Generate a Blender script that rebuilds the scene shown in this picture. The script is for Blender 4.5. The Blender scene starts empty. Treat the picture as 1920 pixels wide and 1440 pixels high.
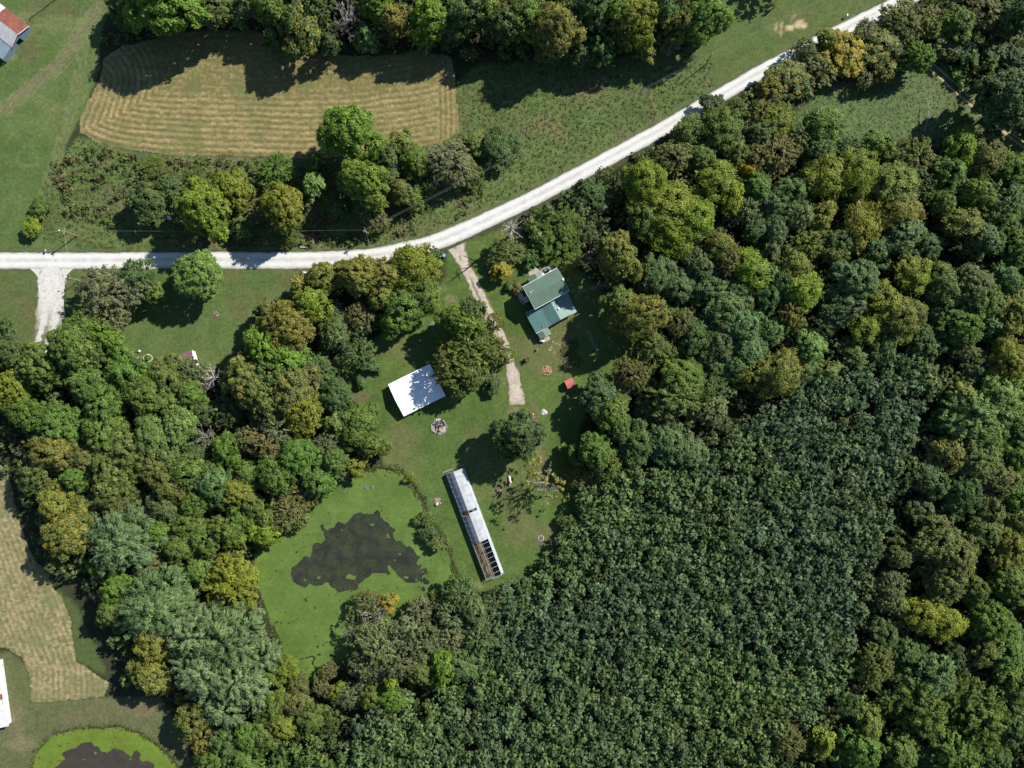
import bpy, math, random
import numpy as np
from mathutils import Vector
scene = bpy.context.scene
COL = scene.collection
R = math.radians

# ------------------------------------------------------------------ camera, sky, sun, exposure
CAM_H = 266.67                      # metres above the ground, looking straight down
GS = 0.2                            # metres on the ground per photo pixel (1920 wide)
cam_d = bpy.data.cameras.new("camera"); cam = bpy.data.objects.new("camera", cam_d); COL.objects.link(cam)
cam.location = (0, 0, CAM_H); cam.rotation_euler = (0, 0, 0)
cam_d.sensor_width = 36; cam_d.lens = 36 * 1333.35 / 1920; cam_d.clip_start = 1; cam_d.clip_end = 8000
scene.camera = cam
SUN_EL, SUN_AZ = R(34.5), math.atan2(0.8, 0.6)   # azimuth from +y towards +x
world = bpy.data.worlds.new("World"); scene.world = world; world.use_nodes = True
wn = world.node_tree.nodes; wl = world.node_tree.links
sky = wn.new("ShaderNodeTexSky"); sky.sky_type = 'NISHITA'; sky.sun_disc = False
sky.sun_elevation = SUN_EL; sky.sun_rotation = SUN_AZ; sky.air_density = 1.0; sky.dust_density = 0.2; sky.ozone_density = 3.0
wl.new(sky.outputs[0], wn["Background"].inputs[0]); wn["Background"].inputs[1].default_value = 0.07
sun_d = bpy.data.lights.new("sun", 'SUN'); sun_d.energy = 5.0; sun_d.angle = R(0.53); sun_d.color = (1.0, 0.955, 0.88)
sun = bpy.data.objects.new("sun", sun_d); COL.objects.link(sun)
sd = Vector((math.sin(SUN_AZ) * math.cos(SUN_EL), math.cos(SUN_AZ) * math.cos(SUN_EL), math.sin(SUN_EL)))
sun.rotation_euler = sd.to_track_quat('Z', 'Y').to_euler(); sun.location = (120, 90, 120)
scene.view_settings.view_transform = 'Standard'; scene.view_settings.look = 'None'
scene.view_settings.gamma = 1; scene.view_settings.use_curve_mapping = False
scene.view_settings.exposure = 0.88
scene.cycles.max_bounces = 5; scene.cycles.diffuse_bounces = 3; scene.cycles.transparent_max_bounces = 8

# ------------------------------------------------------------------ helpers
def W(px, py, z=0.0):
    """ground point (or point at height z) under a photo pixel"""
    k = GS * (1 - z / CAM_H)
    return Vector(((px - 960) * k, (720 - py) * k, z))

def lat(ix, iy, seed):
    h = (ix.astype(np.int64) * 374761393 + iy.astype(np.int64) * 668265263 + seed * 974711) & 0x7fffffff
    h = ((h ^ (h >> 13)) * 1274126177) & 0x7fffffff
    return ((h ^ (h >> 16)) & 0xffff) / 65535.0

def vnoise(x, y, seed=0):
    ix = np.floor(x); iy = np.floor(y); fx = x - ix; fy = y - iy
    fx = fx * fx * (3 - 2 * fx); fy = fy * fy * (3 - 2 * fy)
    a = lat(ix, iy, seed); b = lat(ix + 1, iy, seed); c = lat(ix, iy + 1, seed); d = lat(ix + 1, iy + 1, seed)
    return (a * (1 - fx) + b * fx) * (1 - fy) + (c * (1 - fx) + d * fx) * fy

def fbm(x, y, scale, seed=0, octv=3):
    s = 0; a = 0.5; t = 0; f = 1.0 / scale
    for i in range(octv):
        s = s + a * vnoise(x * f, y * f, seed + i * 17); t += a; a *= 0.5; f *= 2.03
    return s / t                      # 0..1

def sstep(a, b, x):
    t = np.clip((x - a) / (b - a), 0, 1); return t * t * (3 - 2 * t)

def sdf(x, y, poly):
    """signed distance to a polygon, negative inside"""
    d = np.full(x.shape, 1e18); inside = np.zeros(x.shape, bool); n = len(poly)
    for i in range(n):
        ax, ay = poly[i]; bx, by = poly[(i + 1) % n]
        ex, ey = bx - ax, by - ay; wx, wy = x - ax, y - ay
        t = np.clip((wx * ex + wy * ey) / (ex * ex + ey * ey + 1e-12), 0, 1)
        d = np.minimum(d, (wx - ex * t) ** 2 + (wy - ey * t) ** 2)
        c = (ay > y) != (by > y)
        with np.errstate(divide='ignore', invalid='ignore'):
            xi = ax + (y - ay) * ex / (ey if ey != 0 else 1e-12)
        inside ^= c & (x < xi)
    d = np.sqrt(d); return np.where(inside, -d, d)

def pldist(x, y, line):
    d = np.full(x.shape, 1e18)
    for (ax, ay), (bx, by) in zip(line[:-1], line[1:]):
        ex, ey = bx - ax, by - ay
        t = np.clip(((x - ax) * ex + (y - ay) * ey) / (ex * ex + ey * ey + 1e-12), 0, 1)
        d = np.minimum(d, (x - ax - ex * t) ** 2 + (y - ay - ey * t) ** 2)
    return np.sqrt(d)

def smooth(line, n=8):
    """Catmull-Rom through the points"""
    p = [np.array(q, float) for q in line]; p = [2 * p[0] - p[1]] + p + [2 * p[-1] - p[-2]]; out = []
    for i in range(1, len(p) - 2):
        for k in range(n):
            t = k / n
            out.append(0.5 * (2 * p[i] + (p[i + 1] - p[i - 1]) * t + (2 * p[i - 1] - 5 * p[i] + 4 * p[i + 1] - p[i + 2]) * t * t
                              + (3 * p[i] - p[i - 1] - 3 * p[i + 1] + p[i + 2]) * t ** 3))
    out.append(p[-2]); return [tuple(q) for q in out]

def mesh_np(name, verts, faces, mat, parent=None, fattr=None, vcol=None, fcol=None, smooth_=False):
    """one mesh object out of numpy arrays; faces is (M,4) or (M,3)"""
    me = mesh_data(name, verts, faces, mat, fattr, vcol, fcol, smooth_)
    o = bpy.data.objects.new(name, me); COL.objects.link(o)
    if parent is not None: o.parent = parent
    return o

def mesh_data(name, verts, faces, mat, fattr=None, vcol=None, fcol=None, smooth_=False):
    verts = np.ascontiguousarray(verts, np.float32).reshape(-1, 3); faces = np.ascontiguousarray(faces, np.int32)
    k = faces.shape[1]; m = faces.shape[0]
    me = bpy.data.meshes.new(name)
    me.vertices.add(len(verts)); me.vertices.foreach_set("co", verts.ravel())
    me.loops.add(m * k); me.loops.foreach_set("vertex_index", faces.ravel())
    me.polygons.add(m); me.polygons.foreach_set("loop_start", np.arange(0, m * k, k, dtype=np.int32))
    me.polygons.foreach_set("loop_total", np.full(m, k, np.int32))
    if smooth_: me.polygons.foreach_set("use_smooth", np.ones(m, bool))
    me.update(calc_edges=True)
    for nm, arr in (fattr or {}).items():
        a = me.attributes.new(nm, 'FLOAT', 'FACE'); a.data.foreach_set("value", np.ascontiguousarray(arr, np.float32))
    if vcol is not None:
        a = me.attributes.new("surf", 'FLOAT_COLOR', 'POINT'); c = np.ones((len(verts), 4), np.float32); c[:, :3] = vcol
        a.data.foreach_set("color", c.ravel())
    if fcol is not None:
        a = me.attributes.new("surf", 'FLOAT_COLOR', 'FACE'); c = np.ones((m, 4), np.float32); c[:, :3] = fcol
        a.data.foreach_set("color", c.ravel())
    me.materials.append(mat); return me

class MB:
    """collects boxes, quads, tubes; build() links them as one mesh object"""
    def __init__(s): s.v = []; s.f = []
    def add(s, vs, fs):
        n = len(s.v); s.v += [tuple(v) for v in vs]; s.f += [tuple(n + i for i in f) for f in fs]; return s
    def box(s, c, ax, ay, az):
        c = Vector(c); ax = Vector(ax) / 2; ay = Vector(ay) / 2; az = Vector(az) / 2
        vs = [c + ax * i + ay * j + az * k for k in (-1, 1) for j in (-1, 1) for i in (-1, 1)]
        return s.add(vs, [(0, 2, 3, 1), (4, 5, 7, 6), (0, 1, 5, 4), (2, 6, 7, 3), (0, 4, 6, 2), (1, 3, 7, 5)])
    def slab(s, pts, t=0.05):
        """polygon pts given a thickness t along -normal"""
        pts = [Vector(p) for p in pts]; n = (pts[1] - pts[0]).cross(pts[2] - pts[0]).normalized()
        if n.z < 0: pts = pts[::-1]; n = -n
        k = len(pts); vs = pts + [p - n * t for p in pts]
        return s.add(vs, [tuple(range(k)), tuple(range(2 * k - 1, k - 1, -1))] + [(i, i + k, (i + 1) % k + k, (i + 1) % k) for i in range(k)])
    def tube(s, pts, rad, n=6, cap=True):
        pts = [Vector(p) for p in pts]; rad = rad if isinstance(rad, (list, tuple)) else [rad] * len(pts); rings = []
        for i, p in enumerate(pts):
            d = (pts[min(i + 1, len(pts) - 1)] - pts[max(i - 1, 0)]); d = d.normalized() if d.length > 1e-9 else Vector((0, 0, 1))
            a = d.cross(Vector((0, 0, 1))) if abs(d.z) < 0.95 else d.cross(Vector((1, 0, 0))); a.normalize(); b = d.cross(a)
            rings.append([p + (a * math.cos(2 * math.pi * j / n) + b * math.sin(2 * math.pi * j / n)) * rad[i] for j in range(n)])
        vs = [v for r_ in rings for v in r_]; fs = []
        for i in range(len(pts) - 1):
            for j in range(n): fs.append((i * n + j, i * n + (j + 1) % n, (i + 1) * n + (j + 1) % n, (i + 1) * n + j))
        if cap: fs += [tuple(range(n))[::-1], tuple((len(pts) - 1) * n + j for j in range(n))]
        return s.add(vs, fs)
    def prism(s, pts, z0, z1):
        k = len(pts); vs = [Vector((p[0], p[1], z0)) for p in pts] + [Vector((p[0], p[1], z1)) for p in pts]
        ar = sum(pts[i][0] * pts[(i + 1) % k][1] - pts[(i + 1) % k][0] * pts[i][1] for i in range(k))
        if ar < 0: vs = vs[:k][::-1] + vs[k:][::-1]
        return s.add(vs, [tuple(range(k))[::-1], tuple(range(k, 2 * k))] + [(i, (i + 1) % k, (i + 1) % k + k, i + k) for i in range(k)])
    def rock(s, c, r, rng, flat=0.6):
        """faceted stone"""
        vs = []; fs = []
        t = (1 + 5 ** 0.5) / 2
        ico = [(-1, t, 0), (1, t, 0), (-1, -t, 0), (1, -t, 0), (0, -1, t), (0, 1, t), (0, -1, -t), (0, 1, -t), (t, 0, -1), (t, 0, 1), (-t, 0, -1), (-t, 0, 1)]
        for v in ico:
            q = Vector(v).normalized() * r * rng.uniform(0.75, 1.15); vs.append(Vector((c[0] + q.x, c[1] + q.y, c[2] + q.z * flat)))
        fs = [(0, 11, 5), (0, 5, 1), (0, 1, 7), (0, 7, 10), (0, 10, 11), (1, 5, 9), (5, 11, 4), (11, 10, 2), (10, 7, 6), (7, 1, 8),
              (3, 9, 4), (3, 4, 2), (3, 2, 6), (3, 6, 8), (3, 8, 9), (4, 9, 5), (2, 4, 11), (6, 2, 10), (8, 6, 7), (9, 8, 1)]
        return s.add(vs, fs)
    def data(s, name, mat):
        me = bpy.data.meshes.new(name); me.from_pydata(s.v, [], s.f); me.update(); me.materials.append(mat); return me
    def build(s, name, mat, parent=None, label=None, kind=None):
        o = bpy.data.objects.new(name, s.data(name, mat)); COL.objects.link(o)
        if parent is not None: o.parent = parent
        if label: o["label"] = label
        if kind: o["kind"] = kind
        return o

def tag(o, label=None, cat=None, group=None, kind=None):
    if label: o["label"] = label
    if cat: o["category"] = cat
    if group: o["group"] = group
    if kind: o["kind"] = kind
    return o

def thing(name, loc, label, cat, group=None):
    o = bpy.data.objects.new(name, None); COL.objects.link(o); o.location = loc; o.empty_display_size = 0.5
    return tag(o, label, cat, group)

class Part:
    """world-space mesh builder whose parts are re-based on their thing's origin"""
    def __init__(s, t): s.t = t
    def __call__(s, mb, name, mat, parent=None, label=None, kind=None):
        L = s.t.location
        mb.v = [(v[0] - L.x, v[1] - L.y, v[2] - L.z) for v in mb.v]
        return mb.build(name, mat, parent or s.t, label, kind)

# ------------------------------------------------------------------ materials
def newmat(name):
    m = bpy.data.materials.new(name); m.use_nodes = True
    return m, m.node_tree.nodes, m.node_tree.links, m.node_tree.nodes["Principled BSDF"]

def mat(name, col, rough=0.8, var=0.25, scale=1.5, metal=0.0, bump=0.0, stain=None, stain_amt=0.5, wave=None, spec=0.3, stain_scale=0.6):
    """plain material with noise in its colour, optional stains and ribs"""
    m, n, l, b = newmat(name)
    tc = n.new("ShaderNodeTexCoord"); no = n.new("ShaderNodeTexNoise"); no.inputs["Scale"].default_value = scale; no.inputs["Detail"].default_value = 6
    l.new(tc.outputs["Object"], no.inputs["Vector"])
    mr = n.new("ShaderNodeMapRange"); mr.inputs[1].default_value = 0.3; mr.inputs[2].default_value = 0.7
    mr.inputs[3].default_value = 1 - var; mr.inputs[4].default_value = 1 + var; l.new(no.outputs[0], mr.inputs[0])
    mx = n.new("ShaderNodeMix"); mx.data_type = 'RGBA'; mx.blend_type = 'MULTIPLY'; mx.inputs[0].default_value = 1
    mx.inputs[6].default_value = (*col, 1); l.new(mr.outputs[0], mx.inputs[7]); out = mx.outputs[2]
    if stain:
        n2 = n.new("ShaderNodeTexNoise"); n2.inputs["Scale"].default_value = stain_scale; n2.inputs["Detail"].default_value = 8; n2.inputs["Roughness"].default_value = 0.7
        l.new(tc.outputs["Object"], n2.inputs["Vector"])
        r2 = n.new("ShaderNodeMapRange"); r2.inputs[1].default_value = 1 - stain_amt; r2.inputs[2].default_value = 1.12 - stain_amt; l.new(n2.outputs[0], r2.inputs[0])
        m2 = n.new("ShaderNodeMix"); m2.data_type = 'RGBA'; l.new(r2.outputs[0], m2.inputs[0]); l.new(out, m2.inputs[6]); m2.inputs[7].default_value = (*stain, 1); out = m2.outputs[2]
    l.new(out, b.inputs["Base Color"]); b.inputs["Roughness"].default_value = rough; b.inputs["Metallic"].default_value = metal
    b.inputs["Specular IOR Level"].default_value = spec
    if bump:
        bp = n.new("ShaderNodeBump"); bp.inputs["Strength"].default_value = bump; bp.inputs["Distance"].default_value = 0.05
        l.new(no.outputs[0], bp.inputs["Height"]); l.new(bp.outputs[0], b.inputs["Normal"])
    return m

def surf_mat(name, rough=0.95, fine=((3.0, 0.35), (0.5, 0.22)), spec=0.15, bump=0.0):
    """takes its colour from the mesh's own colour attribute, broken up by procedural noise"""
    m, n, l, b = newmat(name)
    at = n.new("ShaderNodeAttribute"); at.attribute_name = "surf"; out = at.outputs["Color"]
    geo = n.new("ShaderNodeNewGeometry")
    for sc, am in fine:
        no = n.new("ShaderNodeTexNoise"); no.inputs["Scale"].default_value = sc; no.inputs["Detail"].default_value = 5; no.inputs["Roughness"].default_value = 0.65
        l.new(geo.outputs["Position"], no.inputs["Vector"])
        mr = n.new("ShaderNodeMapRange"); mr.inputs[1].default_value = 0.25; mr.inputs[2].default_value = 0.75; mr.inputs[3].default_value = 1 - am; mr.inputs[4].default_value = 1 + am
        l.new(no.outputs[0], mr.inputs[0])
        mx = n.new("ShaderNodeMix"); mx.data_type = 'RGBA'; mx.blend_type = 'MULTIPLY'; mx.inputs[0].default_value = 1
        l.new(out, mx.inputs[6]); l.new(mr.outputs[0], mx.inputs[7]); out = mx.outputs[2]
        last = no
    l.new(out, b.inputs["Base Color"]); b.inputs["Roughness"].default_value = rough; b.inputs["Specular IOR Level"].default_value = spec
    if bump:
        bp = n.new("ShaderNodeBump"); bp.inputs["Strength"].default_value = bump; bp.inputs["Distance"].default_value = 0.1
        l.new(last.outputs[0], bp.inputs["Height"]); l.new(bp.outputs[0], b.inputs["Normal"])
    return m

def leaf_mat(name, per_object=True):
    m, n, l, b = newmat(name)
    va = n.new("ShaderNodeAttribute"); va.attribute_name = "vary"
    if per_object:
        oi = n.new("ShaderNodeObjectInfo"); base = oi.outputs["Color"]
        ti = n.new("ShaderNodeAttribute"); ti.attribute_name = "tint"
        # share of clumps already turned for autumn = the object's alpha
        ad = n.new("ShaderNodeMath"); ad.operation = 'ADD'; l.new(ti.outputs["Fac"], ad.inputs[0]); l.new(oi.outputs["Alpha"], ad.inputs[1])
        mr = n.new("ShaderNodeMapRange"); mr.inputs[1].default_value = 0.95; mr.inputs[2].default_value = 1.15; l.new(ad.outputs[0], mr.inputs[0])
        mx = n.new("ShaderNodeMix"); mx.data_type = 'RGBA'; l.new(mr.outputs[0], mx.inputs[0]); l.new(base, mx.inputs[6]); mx.inputs[7].default_value = (0.195, 0.178, 0.036, 1)
        t2 = n.new("ShaderNodeMapRange"); t2.inputs[3].default_value = 0.72; t2.inputs[4].default_value = 1.28; l.new(ti.outputs["Fac"], t2.inputs[0])
        m3 = n.new("ShaderNodeMix"); m3.data_type = 'RGBA'; m3.blend_type = 'MULTIPLY'; m3.inputs[0].default_value = 1; l.new(mx.outputs[2], m3.inputs[6]); l.new(t2.outputs[0], m3.inputs[7]); out = m3.outputs[2]
    else:
        at = n.new("ShaderNodeAttribute"); at.attribute_name = "surf"; out = at.outputs["Color"]
    v2 = n.new("ShaderNodeMapRange"); v2.inputs[3].default_value = 0.7; v2.inputs[4].default_value = 1.3; l.new(va.outputs["Fac"], v2.inputs[0])
    m4 = n.new("ShaderNodeMix"); m4.data_type = 'RGBA'; m4.blend_type = 'MULTIPLY'; m4.inputs[0].default_value = 1; l.new(out, m4.inputs[6]); l.new(v2.outputs[0], m4.inputs[7])
    out = m4.outputs[2]
    l.new(out, b.inputs["Base Color"]); b.inputs["Roughness"].default_value = 0.6; b.inputs["Specular IOR Level"].default_value = 0.25
    tr = n.new("ShaderNodeBsdfTranslucent"); tg = n.new("ShaderNodeMix"); tg.data_type = 'RGBA'; tg.blend_type = 'MULTIPLY'; tg.inputs[0].default_value = 1; tg.inputs[7].default_value = (1.7, 1.75, 1.2, 1); l.new(out, tg.inputs[6]); l.new(tg.outputs[2], tr.inputs["Color"])
    ms = n.new("ShaderNodeMixShader"); ms.inputs[0].default_value = 0.42; l.new(b.outputs[0], ms.inputs[1]); l.new(tr.outputs[0], ms.inputs[2])
    l.new(ms.outputs[0], n["Material Output"].inputs["Surface"]); return m

M_GROUND = surf_mat("grass_and_soil", fine=((2.4, 0.42), (0.8, 0.34), (0.22, 0.2)), bump=0.3)
M_GRAVEL = surf_mat("white_gravel", fine=((3.5, 0.14), (0.9, 0.08), (0.15, 0.07)), bump=0.2)
M_DRIVE = surf_mat("worn_gravel", fine=((3.5, 0.28), (1.1, 0.24), (0.3, 0.1)), bump=0.3)
M_HAY = surf_mat("cut_hay", fine=((2.5, 0.35), (0.6, 0.15)), bump=0.5)
M_WEED = surf_mat("duckweed_mat", fine=((1.6, 0.22), (0.5, 0.18), (0.09, 0.24)), rough=0.7, spec=0.3)
M_LEAF = leaf_mat("foliage")
M_LEAFS = leaf_mat("foliage_mass", False)
M_BARK = mat("bark", (0.075, 0.06, 0.045), 0.95, 0.4, 4, bump=0.5)
M_GREYBARK = mat("bare_grey_bark", (0.24, 0.22, 0.20), 0.95, 0.35, 3)
M_WHITEBARK = mat("bleached_wood", (0.36, 0.34, 0.31), 0.9, 0.3, 3)
# ------------------------------------------------------------------ the setting: ground, fields, ponds, roads (photo pixels as map coordinates)
ROAD = smooth([(-420, 491), (-200, 490), (0, 489), (200, 489), (400, 488), (560, 488), (680, 482.5), (760, 469), (820, 452.5), (880, 428), (940, 400),
               (1000, 371.5), (1060, 340), (1120, 308), (1180, 276), (1240, 243), (1310, 202), (1380, 162), (1440, 128), (1540, 77), (1620, 37), (1700, -2), (1800, -52), (2000, -150), (2300, -300)], 6)
HAY_UP = [(190, 145), (194, 112), (236, 84), (335, 62), (420, 56), (490, 60), (560, 84), (620, 100), (700, 106), (800, 96), (846, 104), (855, 142), (858, 200), (860, 245), (840, 262),
          (760, 282), (690, 292), (560, 297), (480, 293), (330, 290), (260, 284), (210, 276), (172, 262), (153, 248), (150, 232), (163, 200), (178, 165)]
HAY_LOW = [(-420, 800), (-5, 868), (14, 890), (32, 960), (62, 1040), (97, 1088), (128, 1150), (146, 1240), (172, 1258), (205, 1282), (196, 1308), (62, 1316), (54, 1262), (45, 1236), (18, 1222), (-10, 1214), (-420, 1150)]
POND = [(712, 880), (745, 884), (764, 896), (776, 915), (790, 938), (800, 958), (815, 985), (831, 1015), (844, 1045), (849, 1078), (842, 1100), (822, 1116), (790, 1135), (760, 1170), (700, 1200), (662, 1228), (622, 1268),
        (588, 1282), (556, 1268), (535, 1240), (521, 1195), (506, 1162), (490, 1122), (477, 1080), (476, 1040), (505, 1012), (545, 995), (570, 968), (596, 935), (640, 902), (680, 886)]
OPEN = [(640, 975), (668, 964), (702, 958), (718, 968), (726, 992), (742, 1015), (768, 1030), (786, 1052), (800, 1078), (792, 1100), (765, 1092), (735, 1074), (704, 1076), (676, 1094), (652, 1106), (634, 1106), (612, 1092),
        (592, 1094), (566, 1091), (551, 1092), (553, 1066), (574, 1042), (582, 1020), (606, 1008), (606, 990)]
POND2 = [(55, 1470), (66, 1412), (100, 1378), (150, 1366), (225, 1363), (262, 1376), (300, 1402), (336, 1440), (350, 1490), (330, 1580), (70, 1580)]
OPEN2 = [(98, 1490), (104, 1432), (128, 1404), (160, 1400), (188, 1408), (224, 1404), (258, 1412), (276, 1430), (286, 1450), (280, 1550), (100, 1550)]
LAWN_NW = [(-700, -600), (330, -600), (260, -100), (190, 60), (186, 130), (160, 205), (128, 262), (108, 312), (84, 372), (58, 430), (100, 444), (150, 448), (215, 462), (235, 474), (-700, 474)]
LAWN_NE = [(1350, -400), (2400, -500), (1760, -60), (1610, 32), (1480, 100), (1336, 168), (1326, 124), (1240, 152), (1206, 146), (1262, 108), (1328, 62)]
MEADOW_NE = [(1470, 230), (1540, 165), (1630, 140), (1720, 108), (1768, 112), (1930, 262), (2000, 340), (1900, 285), (1700, 262), (1560, 262)]
ROUGH = [(100, 306), (150, 256), (172, 264), (300, 290), (540, 298), (700, 292), (850, 260), (860, 150), (900, 120), (1130, 110), (1250, 95), (1330, 108), (1336, 166), (1240, 230), (1100, 306), (980, 366), (860, 424), (760, 458), (600, 472), (220, 472), (55, 440), (80, 372)]
LAWN_W = [(-700, 505), (72, 505), (80, 560), (84, 640), (60, 668), (-20, 640), (-700, 640)]
LAWN_MID = [(122, 500), (585, 500), (560, 545), (480, 615), (425, 690), (330, 705), (200, 700), (190, 640), (126, 612)]
LAWN_HOUSE = [(836, 470), (880, 452), (965, 415), (1000, 470), (1075, 500), (1150, 560), (1200, 640), (1190, 680), (1115, 755), (1085, 800), (1076, 860), (1090, 900), (1108, 930), (1095, 975), (1050, 1015), (1005, 1072), (925, 1112),
              (868, 1108), (846, 1045), (800, 958), (776, 905), (722, 872), (702, 800), (640, 745), (608, 690), (655, 650), (735, 622), (795, 582), (835, 520)]
LAWN_SW = [(-700, 1205), (20, 1222), (54, 1250), (62, 1315), (200, 1308), (300, 1305), (345, 1380), (365, 1445), (380, 1800), (-700, 1800)]
DRIVE_HOUSE = smooth([(855, 462), (864, 482), (878, 510), (893, 542), (909, 575), (925, 606), (939, 634), (951, 662), (959, 690), (964, 718), (968, 742), (969, 761)], 6)
RUT_A = smooth([(1700, 92), (1738, 125), (1780, 162), (1823, 200), (1870, 238), (1920, 277), (1990, 330), (2100, 420)], 5)
RUT_B = smooth([(1712, 88), (1750, 120), (1790, 155), (1828, 190), (1870, 228), (1920, 268), (1995, 322), (2110, 412)], 5)
STRIP = [(60, 1040), (97, 1080), (140, 1110), (185, 1160), (222, 1255), (215, 1300), (190, 1300), (146, 1240)]
CLEAR = [STRIP, LAWN_NW, LAWN_NE, MEADOW_NE, ROUGH, LAWN_W, LAWN_MID, LAWN_HOUSE, LAWN_SW, HAY_UP, HAY_LOW, POND, POND2]

gx = np.concatenate([-np.geomspace(3000, 226, 22), np.arange(-225, 225.1, 1.0), np.geomspace(226, 3000, 22)])
gy = np.concatenate([-np.geomspace(3000, 174, 22), np.arange(-173, 173.1, 1.0), np.geomspace(174, 3000, 22)])
GX, GY = np.meshgrid(gx, gy); X = GX.ravel(); Y = GY.ravel(); PX = X / GS + 960; PY = 720 - Y / GS
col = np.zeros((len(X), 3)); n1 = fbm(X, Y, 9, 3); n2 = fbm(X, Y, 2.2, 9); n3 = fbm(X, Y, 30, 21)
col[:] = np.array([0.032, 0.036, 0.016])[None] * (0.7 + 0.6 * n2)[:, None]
def blend(mask, c):
    global col
    c = np.asarray(c, float); col = col * (1 - mask[:, None]) + (c if c.ndim == 2 else c[None]) * mask[:, None]
def lawn_colour(a, b, brown, bamt, seed):
    k1 = fbm(X, Y, 11, seed)[:, None]; k2 = fbm(X, Y, 3.0, seed + 5)[:, None]
    kk = np.clip((k1 * 0.6 + k2 * 0.4 - 0.3) * 2.2, 0, 1)
    c = np.array(a)[None] * (1 - kk) + np.array(b)[None] * kk
    br = sstep(0.55, 0.78, fbm(X, Y, 14, seed + 11))[:, None] * bamt
    return c * (1 - br) + np.array(brown)[None] * br
wob = (n2 - 0.5) * 14 + (n1 - 0.5) * 10
def zone(poly, c, feather=5, w=1.0):
    d = sdf(PX, PY, poly) + wob * w; blend(1 - sstep(-feather, feather, d), c)
BR = (0.095, 0.085, 0.042)
zone(ROUGH, lawn_colour((0.062, 0.096, 0.028), (0.098, 0.128, 0.040), (0.125, 0.108, 0.052), 0.85, 31), 4)
zone(LAWN_NW, lawn_colour((0.058, 0.096, 0.026), (0.088, 0.120, 0.038), BR, 0.6, 41), 2, 0.35)
zone(LAWN_NE, lawn_colour((0.062, 0.096, 0.026), (0.090, 0.110, 0.036), BR, 0.45, 51), 3, 0.4)
zone(MEADOW_NE, lawn_colour((0.070, 0.105, 0.034), (0.10, 0.135, 0.050), (0.10, 0.10, 0.05), 0.3, 61), 5)
zone(LAWN_W, lawn_colour((0.068, 0.094, 0.030), (0.086, 0.100, 0.036), (0.105, 0.088, 0.042), 0.7, 71), 3, 0.4)
zone(LAWN_MID, lawn_colour((0.058, 0.096, 0.027), (0.082, 0.114, 0.034), (0.105, 0.092, 0.042), 0.45, 81), 4, 0.5)
zone(LAWN_HOUSE, lawn_colour((0.052, 0.090, 0.020), (0.080, 0.118, 0.030), (0.108, 0.102, 0.044), 0.55, 91), 4, 0.6)
zone(LAWN_SW, lawn_colour((0.075, 0.088, 0.034), (0.098, 0.104, 0.046), (0.15, 0.12, 0.07), 0.8, 101), 4, 0.5)
zone([(96, 1090), (150, 1150), (196, 1260), (160, 1245), (146, 1238), (128, 1150)], (0.06, 0.082, 0.026), 4)
def patch(px, py, rx, ry, c, amt=1.0, rot=0.0):
    dx, dy = PX - px, PY - py; cs, sn = math.cos(rot), math.sin(rot); u = (dx * cs + dy * sn) / rx; v = (-dx * sn + dy * cs) / ry
    blend((1 - sstep(0.55, 1.1, np.sqrt(u * u + v * v) + (n2 - 0.5) * 0.9)) * amt, c)
def streak(line, w, c, amt):
    blend((1 - sstep(w * 0.3, w, pldist(PX, PY, line) + (n2 - 0.5) * w * 0.7)) * amt, c)
SAND = (0.42, 0.32, 0.19); TAN = (0.19, 0.155, 0.09); DIRT = (0.125, 0.09, 0.055)
for a in [(1500, 46, 15, 9, SAND, 1), (1482, 52, 10, 5, SAND, .9), (1455, 50, 4, 8, SAND, .6), (1466, 48, 3, 8, SAND, .6), (1465, 62, 6, 4, SAND, .5), (1483, 33, 3, 5, SAND, .7), (1492, 28, 3, 4, SAND, .6),
          (672, 748, 26, 20, DIRT, .6), (655, 770, 14, 26, DIRT, .45), (690, 700, 20, 14, TAN, .3), (695, 660, 16, 8, TAN, .45), (845, 560, 12, 10, TAN, .5), (832, 540, 8, 10, TAN, .35), (246, 592, 9, 14, (.2, .15, .085), .7), (407, 590, 8, 6, (.22, .15, .1), .5),
          (212, 670, 18, 14, TAN, .6), (440, 520, 18, 14, (.12, .10, .04), .4), (815, 606, 10, 7, (.2, .16, .14), .7), (1060, 645, 16, 8, DIRT, .8), (1030, 655, 5, 3, TAN, .8), (1040, 662, 3, 6, TAN, .6), (940, 720, 30, 8, TAN, .25),
          (1092, 965, 8, 8, TAN, .6), (893, 1098, 14, 6, TAN, .5), (1268, 108, 12, 8, TAN, .3), (1265, 166, 6, 4, (.16, .11, .06), .6), (1323, 122, 3, 2, SAND, .8), (1320, 140, 6, 16, DIRT, .5), (17, 107, 14, 6, TAN, .7), (55, 310, 20, 4, TAN, .3),
          (20, 318, 24, 5, (.05, .06, .03), .5), (60, 1300, 24, 30, (.10, .10, .04), .3), (265, 1330, 40, 18, (.13, .105, .06), .6), (160, 1345, 80, 10, (.10, .09, .05), .5), (40, 1395, 34, 20, TAN, .4), (968, 770, 22, 8, TAN, .4),
          (160, 508, 14, 8, (.12, .10, .05), .4), (1010, 1018, 16, 10, (.10, .085, .05), .4), (948, 478, 9, 6, TAN, .35), (985, 505, 12, 12, TAN, .35)]:
    patch(*a)
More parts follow.
